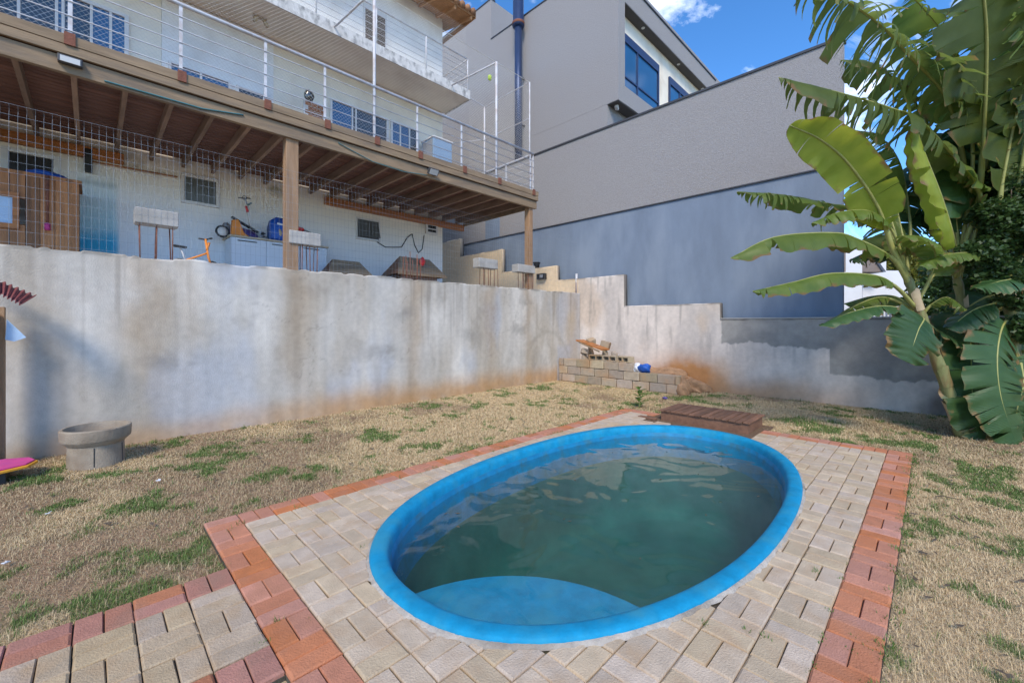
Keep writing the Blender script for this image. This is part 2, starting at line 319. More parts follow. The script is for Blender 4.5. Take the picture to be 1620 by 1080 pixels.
# ------------------------------------------------------------------ ground
MOD = .21; GX0, GY0, NX, NY = .57, .15, 28, 17          # paving grid of 21 cm modules
GX1, GY1 = GX0+NX*MOD, GY0+NY*MOD
green_blobs = [(225,800,.22),(290,872,.13),(200,745,.3),(300,735,.25),(372,722,.2),(455,742,.3),(505,737,.18),(350,705,.3),(590,690,.3),(660,680,.3),(725,655,.35),(760,642,.3),(800,622,.3),(850,640,.25),
  (860,612,.35),(920,606,.3),(970,612,.3),(1090,628,.4),(1130,638,.35),(1180,640,.3),(1250,665,.35),(1300,680,.4),(1370,690,.3),(1430,700,.3),(1480,725,.3),(1550,745,.35),(1600,770,.3),(1560,830,.12),(1150,655,.3),(1030,622,.25),(1590,800,.2),
  (60,965,.08),(110,950,.07),(100,800,.2),(60,760,.2),(410,790,.15),(1010,640,.15),(1330,700,.25)]
GB = [(on_z(px, py, 0), r) for px, py, r in green_blobs]
def ground_fields(x, y):
    g = np.zeros_like(x)
    for p, r in GB:
        dx, dy = (x-p.x), (y-p.y); g = np.maximum(g, 1-np.sqrt((dx*1.0)**2+(dy*1.2)**2)/(r*1.3))
    n1 = fbm(x, y, 2.6, o=5, seed=11); n2 = fbm(x, y, 1.1, o=4, seed=31)
    n3 = fbm(x, y, 7.5, o=3, seed=131)
    green = sstep(.26, .60, g*.62 + (n1-.5)*1.5 + (n3-.5)*1.3 + .08) * .9
    green = np.maximum(green, sstep(.66, .76, n1*.6+n3*.4)*.5)
    soil = sstep(.46, .64, n2*.8 + .27*sstep(3.2, .6, x)*sstep(2.7, 3.6, y))
    db = np.sqrt((x-8.0)**2 + ((y+.4)*1.0)**2); soil = np.maximum(soil, sstep(1.5, .3, db + (n1-.5)*1.2))
    return np.clip(green, 0, 1), np.clip(soil, 0, 1), n1
def ground_z(x, y):
    z = -.022 + .03*(fbm(x, y, .9, o=3, seed=51)-.5)
    pav = ((x > GX0-.03) & (x < GX1+.03) & (y > GY0-.03) & (y < GY1+.03)) | ((x < GX0) & (y > 1.85) & (y < 3.0))
    return np.where(pav, -.03, z)
st = .06; xs = np.arange(-5, 9.61, st); ys = np.arange(-5, 7.02, st); X, Y = np.meshgrid(xs, ys, indexing='ij')
Z = ground_z(X, Y); gr, so_, n1 = ground_fields(X, Y)
C = np.zeros(X.shape+(3,)) + np.array((.50,.38,.23)); C *= (.82 + .4*fbm(X, Y, 6, o=3, seed=71))[..., None]
C = mixc(C, (.27,.165,.095), so_*.85); C = mixc(C, (.11,.15,.04), gr*.75)
C = mixc(C, (.06,.05,.035), sstep(.6,.8,fbm(X,Y,9,o=3,seed=91))*.5)
nx, ny = X.shape; idx = np.arange(nx*ny).reshape(nx, ny)
F = np.stack([idx[:-1,:-1], idx[1:,:-1], idx[1:,1:], idx[:-1,1:]], -1).reshape(-1, 4)
fx = (X[:-1,:-1]+st/2).ravel(); fy = (Y[:-1,:-1]+st/2).ravel(); F = F[pool_f(fx, fy, .06) > 0]
V = np.stack([X, Y, Z], -1).reshape(-1, 3); CV = C.reshape(-1, 3)
nb = len(V); x1, y1 = xs[-1], ys[-1]; big = 600     # skirts out to the horizon
SV = [(-5,-5,-.03),(x1,-5,-.03),(x1,y1,-.03),(-5,y1,-.03),(-big,-big,-.03),(big,-big,-.03),(big,big,-.03),(-big,big,-.03)]
V = np.concatenate([V, SV]); CV = np.concatenate([CV, np.tile((.25,.19,.10), (8,1))])
F = np.concatenate([F, nb + np.array([(0,4,5,1),(1,5,6,2),(2,6,7,3),(3,7,4,0)])])
ground = struct(np_mesh('ground', V, F, M['ground'], CV, True))

# grass blades
rng = np.random.default_rng(5)
def grass(name, n, region, h0, h1, label):
    pts = []
    while sum(map(len, pts)) < n:
        x = rng.uniform(region[0], region[1], n); y = rng.uniform(region[2], region[3], n)
        d = (x+y)/S2; r = np.abs(x-y)/S2
        k = (d > .5) & (r/np.maximum(d,.1) < 1.45)
        k &= ~((x > GX0-.01) & (x < GX1+.01) & (y > GY0-.01) & (y < GY1+.01)) & ~((x < GX0+.02) & (y > 1.9) & (y < 2.96))
        k &= rng.random(n) < np.clip(16/np.maximum(d, 1.4)**2.0, .12, 1)
        k &= (y < 6.88) & (x < 9.55) & ~((x > 8.5) & (y > 3.85)) & ~((x > 6.05)&(x < 6.8)&(y > 1.66)&(y < 2.95))
        g, s, _ = ground_fields(x, y); k &= rng.random(n) > s*.7*(1-g)
        pts.append(np.stack([x[k], y[k], g[k], s[k]], 1))
    P = np.concatenate(pts)[:n]; x, y, g, s = P.T; z = ground_z(x, y)
    isg = rng.random(n) < g*.85 + .02
    hh = rng.uniform(h0, h1, n) * (.55+.9*fbm(x, y, 3.5, o=3, seed=151)) * np.where(isg, 1.25, 1) * (1 + .9*(rng.random(n) < .08)); a = rng.uniform(0, 2*np.pi, n); lean = rng.uniform(.2, 1.5, n)*np.where(isg, .8, 1.3)
    dd = (x+y)/S2; w = rng.uniform(.0007, .0015, n) * np.clip(dd/2.2, .8, 3)
    dx, dy = np.cos(a), np.sin(a); px, py = -dy, dx
    b0 = np.stack([x-px*w, y-py*w, z-.004], 1); b1 = np.stack([x+px*w, y+py*w, z-.004], 1)
    m = np.stack([x+dx*hh*lean*.35, y+dy*hh*lean*.35, z+hh*.62], 1); m0 = m - np.stack([px*w*.8, py*w*.8, w*0], 1); m1 = m + np.stack([px*w*.8, py*w*.8, w*0], 1)
    t = np.stack([x+dx*hh*lean, y+dy*hh*lean, z+hh*np.clip(1.1-lean*.3, .45, 1)], 1)
    V = np.stack([b0, b1, m1, m0, t], 1).reshape(-1, 3); i = np.arange(n)*5
    F = np.concatenate([np.stack([i, i+1, i+2], 1), np.stack([i, i+2, i+3], 1), np.stack([i+3, i+2, i+4], 1)])
    dry = np.array((.66,.52,.30)); dry2 = np.array((.45,.31,.17)); gg = np.array((.07,.14,.022)); gg2 = np.array((.15,.22,.05))
    u = rng.random(n)[:, None]; c = np.where(isg[:, None], gg*(1-u)+gg2*u, dry*(1-u**2)+dry2*u**2)
    c = c*(1-.3*s[:, None]*(~isg)[:, None]); c = np.repeat(c, 5, 0)
    o = np_mesh(name, V, F, M['blade'], c); o['kind'] = 'stuff'; tag(o, label, 'grass'); return o
grass('lawn_grass', 270000, (-1.6, 9.55, 2.9, 6.88), .009, .026, 'dry tan lawn with green tufts between pool paving and left concrete wall')
grass('lawn_grass', 160000, (1.2, 9.55, -2.2, 1.2), .009, .026, 'dry tan lawn right of the red paver strip towards banana plants')
grass('lawn_grass', 65000, (6.46, 9.55, -.5, 5.5), .010, .03, 'patchy green and tan lawn behind the far end of the pool')

# ------------------------------------------------------------------ paving
def clip_half(poly, p, nrm):
    out = []
    for i in range(len(poly)):
        a, b = poly[i], poly[(i+1) % len(poly)]
        da = (a[0]-p[0])*nrm[0]+(a[1]-p[1])*nrm[1]; db = (b[0]-p[0])*nrm[0]+(b[1]-p[1])*nrm[1]
        if da >= 0: out.append(a)
        if da*db < 0: t = da/(da-db); out.append((a[0]+(b[0]-a[0])*t, a[1]+(b[1]-a[1])*t))
    return out
def brick_geo(poly, h=.06, ch=.008):
    n = len(poly); cx = sum(p[0] for p in poly)/n; cy = sum(p[1] for p in poly)/n
    def ins(p, k):
        L = math.hypot(p[0]-cx, p[1]-cy) or 1; return (p[0]-(p[0]-cx)/L*k*1.3, p[1]-(p[1]-cy)/L*k*1.3)
    V = [(p[0],p[1],-h) for p in poly]+[(p[0],p[1],-ch) for p in poly]+[(*ins(p,ch),0) for p in poly]
    F = [(i,(i+1)%n,n+(i+1)%n,n+i) for i in range(n)]+[(n+i,n+(i+1)%n,2*n+(i+1)%n,2*n+i) for i in range(n)]+[tuple(range(2*n,3*n))]
    return V, F
def make_variants(L, W, k):
    ms = []
    for i in range(k):
        j = lambda: random.uniform(-.0022,.0022)
        V, F = brick_geo([(-L/2+j(),-W/2+j()),(L/2+j(),-W/2+j()),(L/2+j(),W/2+j()),(-L/2+j(),W/2+j())])
        me = bpy.data.meshes.new('paver'); me.from_pydata(V, [], F); ms.append(me)
    return ms
PL, PW = .2048, .0997
proto = {c: make_variants(PL, PW, 5) for c in ('cream_paver', 'red_paver', 'path_paver', 'path_red')}
for c in proto:
    for me in proto[c]: me.materials.append(M[c])
def module_bricks(i, j, x0, y0):
    cx, cy = x0+(i+.5)*MOD, y0+(j+.5)*MOD; q = MOD/4
    if (i+j) % 2 == 0: return [(cx, cy-q, 0), (cx, cy+q, 0)]
    return [(cx-q, cy, 1), (cx+q, cy, 1)]
def settle(x, y): return .012 + .010*float(fbm(np.array([x]), np.array([y]), .8, o=2, seed=44)[0]-.5)
def pool_clip(cx, cy, rot):
    hx, hy = (PW/2, PL/2) if rot else (PL/2, PW/2); corners = [(cx-hx,cy-hy),(cx+hx,cy-hy),(cx+hx,cy+hy),(cx-hx,cy+hy)]
    fs = [float(pool_f(a, b, -.004)) for a, b in corners]; fc = float(pool_f(cx, cy, -.004))
    if min(fs+[fc]) > .001: return None
    t = min(np.linspace(0, 2*math.pi, 721), key=lambda g: (pool_pt(g)[0]-cx)**2+(pool_pt(g)[1]-cy)**2)
    p = pool_pt(t, -.008); a, b = pool_pt(t-.01), pool_pt(t+.01); tx, ty = b[0]-a[0], b[1]-a[1]; L = math.hypot(tx, ty); nrm = (ty/L, -tx/L)
    return clip_half(corners, p, nrm)
def area(poly): return abs(sum(poly[i][0]*poly[(i+1)%len(poly)][1]-poly[(i+1)%len(poly)][0]*poly[i][1] for i in range(len(poly))))/2
def lay(parent, spots, colour, keep=None):
    """spots: (cx,cy,rot). Each paver its own child; keep = how many nearest ones become single objects."""
    spots = sorted(spots, key=lambda s: s[0]+s[1]+abs(s[0]-s[1])*.2); rest = MB(); nsingle = 0
    for k, (cx, cy, rot) in enumerate(spots):
        poly = pool_clip(cx, cy, rot); z = settle(cx, cy)+random.uniform(-.0018,.0018)
        if poly is not None and (len(poly) < 3 or area(poly) < .0016): continue
        single = keep is None or nsingle < keep
        tilt = (random.gauss(0,.004), random.gauss(0,.004), random.gauss(0,.004))
        if single:
            nsingle += 1
            if poly is None: me = random.choice(proto[colour])
            else:
                V, F = brick_geo([(p[0]-cx, p[1]-cy) for p in poly]); me = bpy.data.meshes.new('paver'); me.from_pydata(V, [], F); me.materials.append(M[colour])
            o = link(bpy.data.objects.new('paver', me)); o.location = (cx, cy, z)
            o.rotation_euler = (tilt[0], tilt[1], tilt[2]+(R(90) if rot and poly is None else 0)); o.parent = parent
        else:
            hx, hy = (PW/2, PL/2) if rot else (PL/2, PW/2)
            V, F = brick_geo(poly or [(cx-hx,cy-hy),(cx+hx,cy-hy),(cx+hx,cy+hy),(cx-hx,cy+hy)]); rest.add([(v[0],v[1],v[2]+z) for v in V], F)
    if rest.v: o = rest.build('far_pavers', M[colour], parent); o['kind'] = 'stuff'
def sheet_with_hole(name, z, m):
    n = 160; V = []; x0, x1, y0, y1 = GX0+MOD-.002, GX1-MOD+.002, GY0+MOD-.002, GY1-MOD+.002
    for k in range(n):
        t = 2*math.pi*k/n; p = pool_pt(t, .05); dx, dy = p[0]-PC[0], p[1]-PC[1]
        s = min([((x1 if dx > 0 else x0)-PC[0])/dx if abs(dx) > 1e-6 else 1e9, ((y1 if dy > 0 else y0)-PC[1])/dy if abs(dy) > 1e-6 else 1e9])
        V += [(p[0],p[1],z), (PC[0]+dx*s, PC[1]+dy*s, z)]
    for c in ((x0,y0),(x1,y0),(x1,y1),(x0,y1)): # snap nearest outer vertex to the corner
        k = min(range(n), key=lambda k: (V[2*k+1][0]-c[0])**2+(V[2*k+1][1]-c[1])**2); V[2*k+1] = (*c, z)
    b = MB().add(V, [(2*k, 2*k+1, (2*k+3) % (2*n), (2*k+2) % (2*n)) for k in range(n)]); return b.build(name, m, fix=False)
pav = struct(sheet_with_hole('pool_paving', -.008, M['joint']))
bx0, bx1, by0, by1 = 6.06, 6.78, 1.68, 2.93              # footprint of the pump box
free = lambda x, y: not (bx0-.14 < x < bx1+.05 and by0-.08 < y < by1+.22)
mv, mf = [], []; nm = 360
for k in range(nm):
    t_ = 2*math.pi*k/nm; j_ = random.uniform(-.010,.012); a_ = pool_pt(t_, -.022+j_); b_ = pool_pt(t_, .004); mv += [(*a_, .004), (*pool_pt(t_, -.012+j_*.5), .020+random.uniform(-.004,.004)), (*b_, .024)]
mf = [(3*k+q, 3*((k+1)%nm)+q, 3*((k+1)%nm)+q+1, 3*k+q+1) for k in range(nm) for q in (0,1)]
MB().add(mv, mf).build('mortar_bead', M['mortar'], pav, True)
spots = [b for i in range(1, NX-1) for j in range(1, NY-1) for b in module_bricks(i, j, GX0, GY0) if float(pool_f(b[0], b[1], .08)) > 0 and free(b[0], b[1])]
lay(pav, spots, 'cream_paver', 300)
def border(name, i0, i1, j0, j1):
    b = MB().box(GX0+i0*MOD, GX0+i1*MOD, GY0+j0*MOD, GY0+j1*MOD, -.05, -.0085).build(name, M['joint']); struct(b)
    lay(b, [s for i in range(i0, i1) for j in range(j0, j1) for s in module_bricks(i, j, GX0, GY0) if free(s[0], s[1])], 'red_paver'); return b
border('paving_border', 0, NX, 0, 1); border('paving_border', 0, NX, NY-1, NY); border('paving_border', 0, 1, 1, NY-1); border('paving_border', NX-1, NX, 1, NY-1)
# side path joining from the left
PX1, PY0 = GX0-.002, 1.90
path = struct(MB().box(PX1-14*MOD, PX1, PY0, PY0+5*MOD, -.05, -.0095).build('garden_path', M['joint']))
lay(path, [b for i in range(14) for j in (1,2,3) for b in module_bricks(i, j, PX1-14*MOD, PY0)], 'path_paver')
lay(path, [b for i in range(14) for j in (0,4) for b in module_bricks(i, j, PX1-14*MOD, PY0)], 'path_red')

# grass tufts in the joints
tv, tf = [], []
def tuft(x, y, z, n, h, spread):
    for k in range(n):
        a = random.uniform(0, 6.28); bx, by = x+random.gauss(0,spread), y+random.gauss(0,spread); hh = h*random.uniform(.5,1.2); w = .003; i = len(tv)
        tv.extend([(bx-w*math.sin(a), by+w*math.cos(a), z), (bx+w*math.sin(a), by-w*math.cos(a), z), (bx+math.cos(a)*hh*.7, by+math.sin(a)*hh*.7, z+hh)]); tf.append((i,i+1,i+2))
for k in range(70):
    x = random.uniform(GX0, GX1); tuft(x, GY1-random.choice([0,0,MOD])+random.gauss(0,.015), .0, 14, .035, .02)
for k in range(60): tuft(random.uniform(1.2, GX1), GY0+random.gauss(0,.012), .0, 16, .03, .02)
for k in range(26): tuft(random.uniform(1.2,3.5), GY0+random.choice([.105,.21])+random.gauss(0,.004), .005, 7, .012, .012)
for k in range(12): tuft(random.uniform(GX0,GX0+.21), random.uniform(1.0,3.6), .004, 8, .012, .012)
for px, py in [(572,868),(1115,990),(440,985),(415,1020),(1290,905),(1180,1000),(1210,1010)]: p = on_z(px, py, 0); tuft(p.x, p.y, .004, 14, .022, .012)
o = np_mesh('joint_weeds', tv, tf, M['weed']); o['kind'] = 'stuff'; tag(o, 'small green weeds sprouting from the paver joints', 'weeds')

# ------------------------------------------------------------------ pool
pool = thing('swimming_pool', 'oval bright blue fibreglass swimming pool with submerged corner seat', 'swimming pool', (PC[0], PC[1], 0))
NP = 128
def loft(prof, n=NP, cap=None):
    b = MB(); V = [(*pool_pt(2*math.pi*k/n, ins), z) for ins, z in prof for k in range(n)]
    F = [(i*n+k, i*n+(k+1)%n, (i+1)*n+(k+1)%n, (i+1)*n+k) for i in range(len(prof)-1) for k in range(n)]
    if cap: F.append(tuple((len(prof)-1)*n+k for k in range(n)))
    return b.add(V, F)
loft([(.03,-.06),(.004,-.03),(.0,.022),(.004,.034),(.014,.042),(.035,.046),(.078,.045),(.098,.039),(.110,.025),(.118,.005),(.124,-.04)]).build('rim', M['pool'], pool, True)
loft([(.124,-.04),(.14,-.12),(.175,-.35)]).build('basin_wall', M['pool_wall'], pool, True)
loft([(.175,-.35),(.24,-.9),(.34,-1.15),(.55,-1.22)], cap=True).build('basin', M['basin'], pool, True)
bb = MB(); pts = []; n = 180
for k in range(n):
    x, y = pool_pt(2*math.pi*k/n, .152)
    if (x-1.2)**2+(y-1.2)**2 < 1.05**2: pts.append((x, y))
pts.sort(key=lambda p: math.atan2(p[1]-2.2, p[0]-3.2) % (2*math.pi))
a0 = math.atan2(pts[-1][1]-1.2, pts[-1][0]-1.2); a1 = math.atan2(pts[0][1]-1.2, pts[0][0]-1.2)
arc = [(1.2+1.05*math.cos(a0+(a1-a0)*k/24), 1.2+1.05*math.sin(a0+(a1-a0)*k/24)) for k in range(1, 24)]
bb.prism(pts+arc, 'z', -1.0, -.185).build('seat_step', M['pool'], pool, False, .02)
wm = bpy.data.materials.new('murky_water'); wm.use_nodes = True; n_, l_ = wm.node_tree.nodes, wm.node_tree.links; n_.remove(n_['Principled BSDF'])
fr = n_.new('ShaderNodeFresnel'); fr.inputs[0].default_value = 1.42; gl = n_.new('ShaderNodeBsdfGlossy'); gl.inputs['Roughness'].default_value = .04; tp = n_.new('ShaderNodeBsdfTransparent')
g = n_.new('ShaderNodeNewGeometry'); t1 = n_.new('ShaderNodeTexNoise'); t1.inputs['Scale'].default_value = 2.3; t1.inputs['Detail'].default_value = 1.2; t1.inputs['Distortion'].default_value = 1.0; l_.new(g.outputs['Position'], t1.inputs[0])
bp = n_.new('ShaderNodeBump'); bp.inputs['Strength'].default_value = .33; bp.inputs['Distance'].default_value = .05; l_.new(t1.outputs[0], bp.inputs['Height']); l_.new(bp.outputs[0], gl.inputs['Normal']); n_.remove(fr)     # Schlick reflectance, the same from above and below
dt = n_.new('ShaderNodeVectorMath'); dt.operation = 'DOT_PRODUCT'; l_.new(bp.outputs[0], dt.inputs[0]); l_.new(g.outputs['Incoming'], dt.inputs[1])
def mth(op, a, b=None):
    q = n_.new('ShaderNodeMath'); q.operation = op
    for i, v in enumerate((a, b)):
        if v is None: continue
        if isinstance(v, (int, float)): q.inputs[i].default_value = v
        else: l_.new(v, q.inputs[i])
    return q.outputs[0]
fres = mth('ADD', mth('MULTIPLY', mth('POWER', mth('SUBTRACT', 1.0, mth('MINIMUM', mth('ABSOLUTE', dt.outputs['Value']), 1.0)), 4.2), .96), .04)
ms = n_.new('ShaderNodeMixShader'); l_.new(fres, ms.inputs[0]); l_.new(tp.outputs[0], ms.inputs[1]); l_.new(gl.outputs[0], ms.inputs[2]); l_.new(ms.outputs[0], n_['Material Output'].inputs[0])
pv = n_.new('ShaderNodeVolumeAbsorption'); pv.inputs['Color'].default_value = (.25,.82,.80,1); pv.inputs['Density'].default_value = .55
df = n_.new('ShaderNodeBsdfDiffuse'); df.inputs[0].default_value = (.10,.20,.17,1); mk = n_.new('ShaderNodeMixShader'); mk.inputs[0].default_value = .09   # suspended silt
l_.new(tp.outputs[0], mk.inputs[1]); l_.new(df.outputs[0], mk.inputs[2]); l_.new(mk.outputs[0], ms.inputs[1])
l_.new(pv.outputs[0], n_['Material Output'].inputs[1])
wv = loft([(.132,-.085),(.17,-.30),(.23,-.9),(.33,-1.14),(.55,-1.215)], cap=True)
n = NP; wv.f.append(tuple(range(n-1,-1,-1)))
water = struct(wv.build('pool_water', wm))

# ------------------------------------------------------------------ retaining wall (left), painted plaster
RW_Y, RW_TOP = 6.9, 2.29
def retaining():
    xs = np.linspace(-6, 9.56, 620); zs = np.linspace(-.1, 1, 96); X, T = np.meshgrid(xs, zs, indexing='ij')
    top = RW_TOP + .035*(fbm(xs, xs*0, 3, o=4, seed=5)-.5) - .02*sstep(.62,.7,fbm(xs, xs*0, 6, o=2, seed=8))
    Zw = np.where(T < 0, T, T*top[:, None]); Yw = RW_Y - .014*(fbm(X, Zw, 1.2, o=5, seed=21)-.5)
    base = np.zeros(X.shape+(3,)) + np.array((.545,.515,.465)); C = base*(.80+.42*fbm(X, Zw, 1.5, o=5, seed=3))[..., None]
    C = mixc(C, (.43,.385,.32), sstep(.38,.68,fbm(X, Zw, 2.2, .7, o=4, seed=14))*.85)
    C = mixc(C, (.42,.44,.48), sstep(.55,.75,fbm(X, Zw, 1.4, .6, o=4, seed=24))*.7)
    C = mixc(C, (.22,.20,.175), sstep(.62,.80,fbm(X, Zw, 2.6, 2.0, o=6, seed=34))*.3)
    wob = (fbm(X, Zw, .8, 2.2, o=4, seed=44)-.5)*.35
    for px, wd, am in [(235,.26,.8),(300,.14,.35),(470,.26,.65),(655,.22,.8),(775,.2,.75),(838,.16,.75),(905,.35,.6),(60,.3,.35),(560,.2,.2)]:
        x0 = on_y(px, 500, RW_Y).x; m = np.exp(-((X-x0+wob)/wd)**2)*(.45+.75*fbm(X, Zw, 5, 1.2, o=3, seed=64))*am*.85*(.55+.45*sstep(.2, 2.2, Zw))
        C = mixc(C, (.36,.255,.15), np.clip(m, 0, 1))
    hgt = .20+.16*sstep(0, 4, X)+.25*fbm(X, X*0, 1.3, o=4, seed=74); m = sstep(1.0,.15, Zw/hgt)*(.55+.5*fbm(X, Zw, 4, o=3, seed=84)); C = mixc(C, (.45,.25,.10), np.clip(m*1.0,0,1)*np.clip(.5+X*.12, .3, .95))
    C = mixc(C, (.13,.12,.10), sstep(.06,.0, RW_TOP-Zw)*sstep(.4,.6,fbm(X,Zw,4,o=3,seed=94))*.8)
    dr = sstep(.60,.74,fbm(X, Zw, 13, .45, o=4, seed=114))*sstep(.3, 2.2, Zw)*sstep(.35,.6,fbm(X, Zw*0, 1.1, o=2, seed=124)); C = mixc(C, (.26,.225,.185), dr*.5)
    cr_ = np.abs(fbm(X, Zw, 1.1, .9, o=5, seed=134)-.5); C = mixc(C, (.16,.145,.125), sstep(.006,.0,cr_)*sstep(.5,.62,fbm(X,Zw,.7,o=2,seed=144))*.3)
    # vertical rain streaks and a pale re-plastered patch by the corner
    st = fbm(X, Zw, 9, .5, o=3, seed=104); C *= (.86+.28*st)[..., None]
    pm = sstep(0,.05, X-8.55+.08*(fbm(X,Zw,4,seed=9)-.5))*sstep(.95,.8, Zw)*sstep(9.2,9.05,X); C = mixc(C, (.45,.45,.47), pm*.8)
    em = np.abs(np.sqrt(((X-8.2)/.9)**2+((Zw-.2)/1.05)**2)-1+.12*(fbm(X,Zw,3,seed=77)-.5)); C = mixc(C, (.22,.20,.17), sstep(.10,.0,em)*sstep(7.3,7.6,X)*.25)
    for px, py, r in [(300,575,.12),(258,572,.13),(520,620,.1),(610,560,.2),(640,495,.15),(820,520,.2),(835,480,.1),(745,530,.14)]:
        q = on_y(px, py, RW_Y); C = mixc(C, (.19,.18,.165), np.exp(-(((X-q.x)/(r*1.6))**2+((Zw-q.z)/r)**2))*sstep(.3,.7,fbm(X,Zw,7,o=4,seed=66))*.5)
    nx, nz = X.shape; idx = np.arange(nx*nz).reshape(nx, nz); V = np.stack([X, Yw, Zw], -1).reshape(-1,3)
    F = np.stack([idx[:-1,:-1], idx[1:,:-1], idx[1:,1:], idx[:-1,1:]], -1).reshape(-1,4)
    # top strip and back
    n0 = len(V); tb = np.stack([xs, np.full(nx, RW_Y+.26), top], 1); bb = np.stack([xs, np.full(nx, RW_Y+.26), np.full(nx,-.1)], 1)
    V = np.concatenate([V, tb, bb]); i = np.arange(nx-1); ti = idx[:, -1]
    F = np.concatenate([F, np.stack([ti[:-1], ti[1:], n0+i+1, n0+i], 1), np.stack([n0+i, n0+i+1, n0+nx+i+1, n0+nx+i], 1)])
    CC = np.concatenate([C.reshape(-1,3), np.tile((.36,.33,.30), (2*nx,1))])
    return tag(np_mesh('retaining_wall', V, F, M['wall_paint'], CC, True), 'long grey stained concrete retaining wall below the wooden deck', 'wall')
retaining()
terrace = struct(MB().box(-12, 9.55, RW_Y+.26, 22, 1.6, 2.24).build('terrace_floor', M['deckfloor']))

# ------------------------------------------------------------------ stepped boundary wall (right)
BX = 9.58
def bz(px, py): q = on_x(px, py, BX); return q.y, q.z
steps = [  # (y from, y to, top z) going towards the camera
    (13.8, bz(728,377)[0], bz(728,377)[1]), (bz(728,377)[0], bz(794,394)[0], bz(794,394)[1]), (bz(794,394)[0], bz(880,420)[0], bz(880,420)[1]),
    (bz(880,420)[0], 7.02, bz(907,441)[1]), (7.02, bz(987,434)[0], bz(987,434)[1]), (bz(987,434)[0], bz(1139,479)[0], bz(1139,479)[1]), (bz(1139,479)[0], -6.0, bz(1300,504)[1])]
def boundary():
    ys_all = []
    for a, b, t in steps: ys_all += [a-.002, b+.002]
    ys = np.unique(np.concatenate([np.concatenate([np.linspace(13.8, 5, 200), np.linspace(5, -1.5, 420), np.linspace(-1.5, -6, 60)]), ys_all]))[::-1]
    top = np.zeros_like(ys)
    for a, b, t in steps: top = np.where((ys <= a) & (ys >= b), t, top)
    top = np.where(top == 0, steps[-1][2], top); zs = np.linspace(-.05, 1, 84); Yy, T = np.meshgrid(ys, zs, indexing='ij')
    tj = top + .012*(fbm(ys, ys*0, 5, o=3, seed=15)-.5); Zw = np.where(T < 0, T*2, T*tj[:, None]); Xw = BX + .018*(fbm(Yy, Zw, 1.3, o=5, seed=121)-.5)
    C = np.zeros(Yy.shape+(3,)) + np.array((.66,.59,.53)); C *= (.82+.36*fbm(Yy, Zw, 1.7, o=5, seed=13))[..., None]
    C = mixc(C, (.47,.43,.40), sstep(.45,.75,fbm(Yy, Zw, 3.2, .9, o=5, seed=23))*.65)
    C = mixc(C, (.56,.44,.33), sstep(.52,.72,fbm(Yy, Zw, 1.2, 1.1, o=4, seed=33))*.6)
    C = mixc(C, (.19,.18,.17), sstep(.60,.78,fbm(Yy, Zw, 9, 1.1, o=5, seed=43))*sstep(.2,1.6,Zw)*.45)
    C = mixc(C, (.42,.23,.10), np.clip(sstep(.55,.05, Zw+.5*(fbm(Yy, Yy*0, 1.5, o=4, seed=53)-.5))*.8, 0, 1)*sstep(-.2,2.5,Yy))
    mound = np.exp(-((Yy-3.95)/.75)**2-((Zw-.25)/.42)**2); C = mixc(C, (.42,.20,.075), np.clip(mound*1.3*(.5+fbm(Yy,Zw,4,o=3,seed=63)),0,1))
    cream = sstep(6.9, 7.05, Yy); C = mixc(C, (.72,.56,.37), cream*.9)
    # cement render patches on the low section
    yl = bz(1139,479)[0]; n = (fbm(Yy, Zw, 2.0, o=5, seed=83)-.5)
    top3 = steps[-1][2]
    edge = np.where(Yy > bz(1312,550)[0], bz(1200,545)[1], np.where(Yy > bz(1500,600)[0]-.2, bz(1400,600)[1], .55)); 
    n5 = fbm(Yy, Zw, 9, o=3, seed=183)-.5; pm = sstep(-.01,.01, Zw-edge+n*.16+n5*.10)*sstep(0,.02, yl-Yy-.02+n*.06+n5*.05)
    C = mixc(C, (.36,.34,.31), pm*.97); C = mixc(C, (.26,.25,.235), pm*sstep(.5,.62,fbm(Yy,Zw,1.4,o=3,seed=93)-.12*sstep(2.0,3.5,Yy))*.8)
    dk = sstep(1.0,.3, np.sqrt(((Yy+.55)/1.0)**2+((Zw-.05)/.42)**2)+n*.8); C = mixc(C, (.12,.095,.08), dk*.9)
    C = mixc(C, (.10,.09,.08), sstep(.05,.0, tj[:,None]-Zw)*sstep(.35,.6,fbm(Yy,Zw,3,o=3,seed=73))*.85)
    nx, nz = Yy.shape; idx = np.arange(nx*nz).reshape(nx, nz); V = np.stack([Xw, Yy, Zw], -1).reshape(-1,3)
    F = np.stack([idx[:-1,:-1], idx[1:,:-1], idx[1:,1:], idx[:-1,1:]], -1).reshape(-1,4)
    n0 = len(V); tb = np.stack([np.full(nx, BX+.17), ys, tj], 1); b2 = np.stack([np.full(nx, BX+.17), ys, np.full(nx,-.1)], 1); V = np.concatenate([V, tb, b2]); i = np.arange(nx-1); ti = idx[:,-1]
    F = np.concatenate([F, np.stack([ti[:-1], ti[1:], n0+i+1, n0+i], 1), np.stack([n0+i, n0+i+1, n0+nx+i+1, n0+nx+i], 1)])
    CC = np.concatenate([C.reshape(-1,3), np.tile((.12,.115,.11), (2*nx,1))])
    w = tag(np_mesh('boundary_wall', V, F, M['wall_paint'], CC, False), 'pale stepped boundary wall with stains below the grey building', 'wall')
    a, b, t = steps[-1]; MB().box(BX-.015, BX+.19, b, a-.01, t+.004, t+.03).build('coping', M['concrete'], w, bevel=.004)
boundary()

